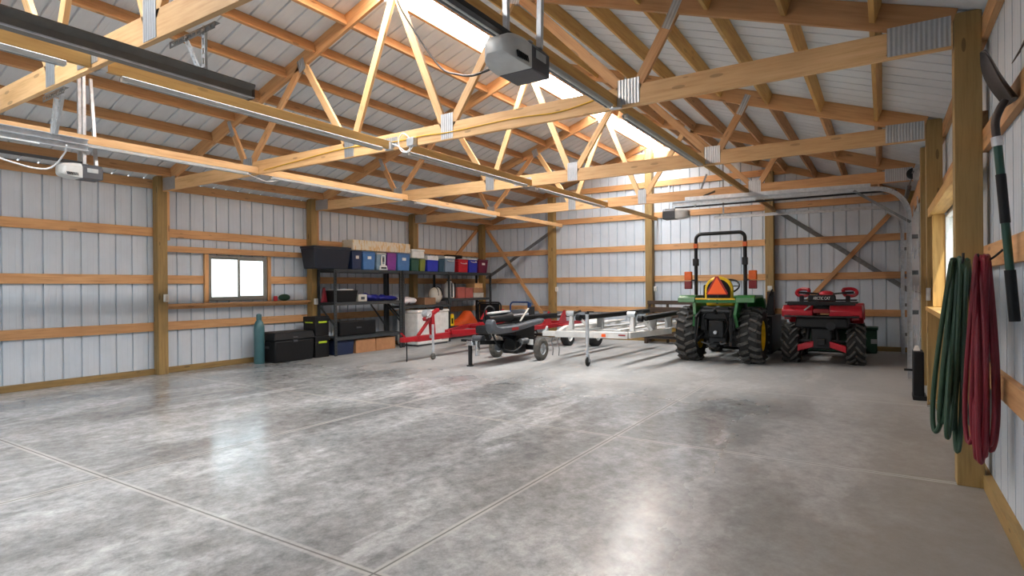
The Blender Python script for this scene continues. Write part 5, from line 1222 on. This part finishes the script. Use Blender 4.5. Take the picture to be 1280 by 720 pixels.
MB().box(-0.055, 0.05, -0.14, 0.16, 0.03, 0.56).build('body', 'black', t, bevel=0.012); MB().box(-0.06, 0.075, -0.15, 0.17, 0.0, 0.05).build('base', 'black', t, bevel=0.008)
MB().box(-0.05, 0.02, -0.02, 0.04, 0.561, 0.62, 0.5).build('spout', 'white', t)
MB().cyl((-0.14, 0.0, 0.33), (-0.056, 0.0, 0.33), 0.014, 10).build('lever', 'black_metal', t)
t = thing('hose_valve', 'small chrome valve on the floor at the foot of the far window post', 'valve', (0.46, 7.62, 0))
MB().lathe([(0.0, 0.0), (0.05, 0.0), (0.05, 0.015), (0.022, 0.02), (0.022, 0.07), (0.035, 0.075), (0.035, 0.09), (0.01, 0.095)], (0, 0, 0), 'z', 18).build('body', 'chrome', t)
MB().cyl((-0.07, 0, 0.05), (-0.02, 0, 0.05), 0.018, 12).build('outlet', 'chrome', t); MB().bar((-0.05, -0.03, 0.105), (0.05, 0.03, 0.105), 0.02, 0.012).build('handle', 'chrome', t)

# ------------------------------------------------------------------ light
w = bpy.data.worlds.new('World'); S.world = w; w.use_nodes = True
nt = w.node_tree; bg = nt.nodes['Background']
tc = N(nt, 'ShaderNodeTexCoord'); sp = N(nt, 'ShaderNodeSeparateXYZ'); nt.links.new(tc.outputs['Generated'], sp.inputs[0])
cr = ramp(nt, math_(nt, 'MULTIPLY_ADD', sp.outputs[2], 0.5, 0.5), [(0.49, (0.40, 0.41, 0.42)), (0.51, (0.92, 0.97, 1.0)), (0.75, (0.68, 0.84, 1.0))])
nt.links.new(cr, bg.inputs[0]); bg.inputs[1].default_value = 3.6
def lamp(name, kind, loc, rot, energy, col, **k):
    l = bpy.data.lights.new(name, kind); l.energy = energy; l.color = col
    for a, v in k.items(): setattr(l, a, v)
    o = bpy.data.objects.new(name, l); COL.objects.link(o); o.location = loc; o.rotation_euler = rot; return o
sd = V((-0.20, 0.50, -0.82)).normalized()
o = lamp('sun', 'SUN', (8, -8, 10), (0, 0, 0), 13.0, (1.0, 0.93, 0.82), angle=math.radians(1.0))
o.rotation_euler = sd.to_track_quat('-Z', 'Y').to_euler()
# daylight portals in the real openings (guide sampling of the sky, give no light themselves)
def portal(loc, nrm, sx, sy):
    o = lamp('portal', 'AREA', loc, (0, 0, 0), 1, (1, 1, 1), shape='RECTANGLE', size=sx, size_y=sy)
    o.rotation_euler = V(nrm).to_track_quat('-Z', 'Y').to_euler(); o.data.cycles.is_portal = True
portal(((D3[0] + D3[1]) / 2, YF, 1.28), (0, 1, 0), D3[1] - D3[0], 2.55)
portal((xl - 0.04, (W1[0] + W1[1]) / 2, (W1[2] + W1[3]) / 2), (1, 0, 0), W1[3] - W1[2], W1[1] - W1[0])
portal((xr + 0.04, (W2[0] + W2[1]) / 2, (W2[2] + W2[3]) / 2), (-1, 0, 0), W2[3] - W2[2], W2[1] - W2[0])

# ------------------------------------------------------------------ camera
cam = bpy.data.cameras.new('camera'); co = bpy.data.objects.new('camera', cam); COL.objects.link(co); S.camera = co
yaw, pit, rol = 0.566625487, -0.00166695, -0.00868621
fw = V((-math.sin(yaw) * math.cos(pit), math.cos(yaw) * math.cos(pit), math.sin(pit)))
r0 = V((math.cos(yaw), math.sin(yaw), 0)); u0 = r0.cross(fw)
r = r0 * math.cos(rol) + u0 * math.sin(rol); u = u0 * math.cos(rol) - r0 * math.sin(rol)
co.matrix_world = Matrix(((r.x, u.x, -fw.x, 0), (r.y, u.y, -fw.y, 0), (r.z, u.z, -fw.z, 1.34842), (0, 0, 0, 1)))
cam.sensor_width = 36; cam.lens = 728.65 / 1280 * 36; cam.clip_start = 0.02
S.view_settings.view_transform = 'Standard'; S.view_settings.look = 'None'; S.view_settings.gamma = 1; S.view_settings.use_curve_mapping = False
S.view_settings.exposure = 0.0
S.cycles.max_bounces = 8; S.cycles.diffuse_bounces = 6
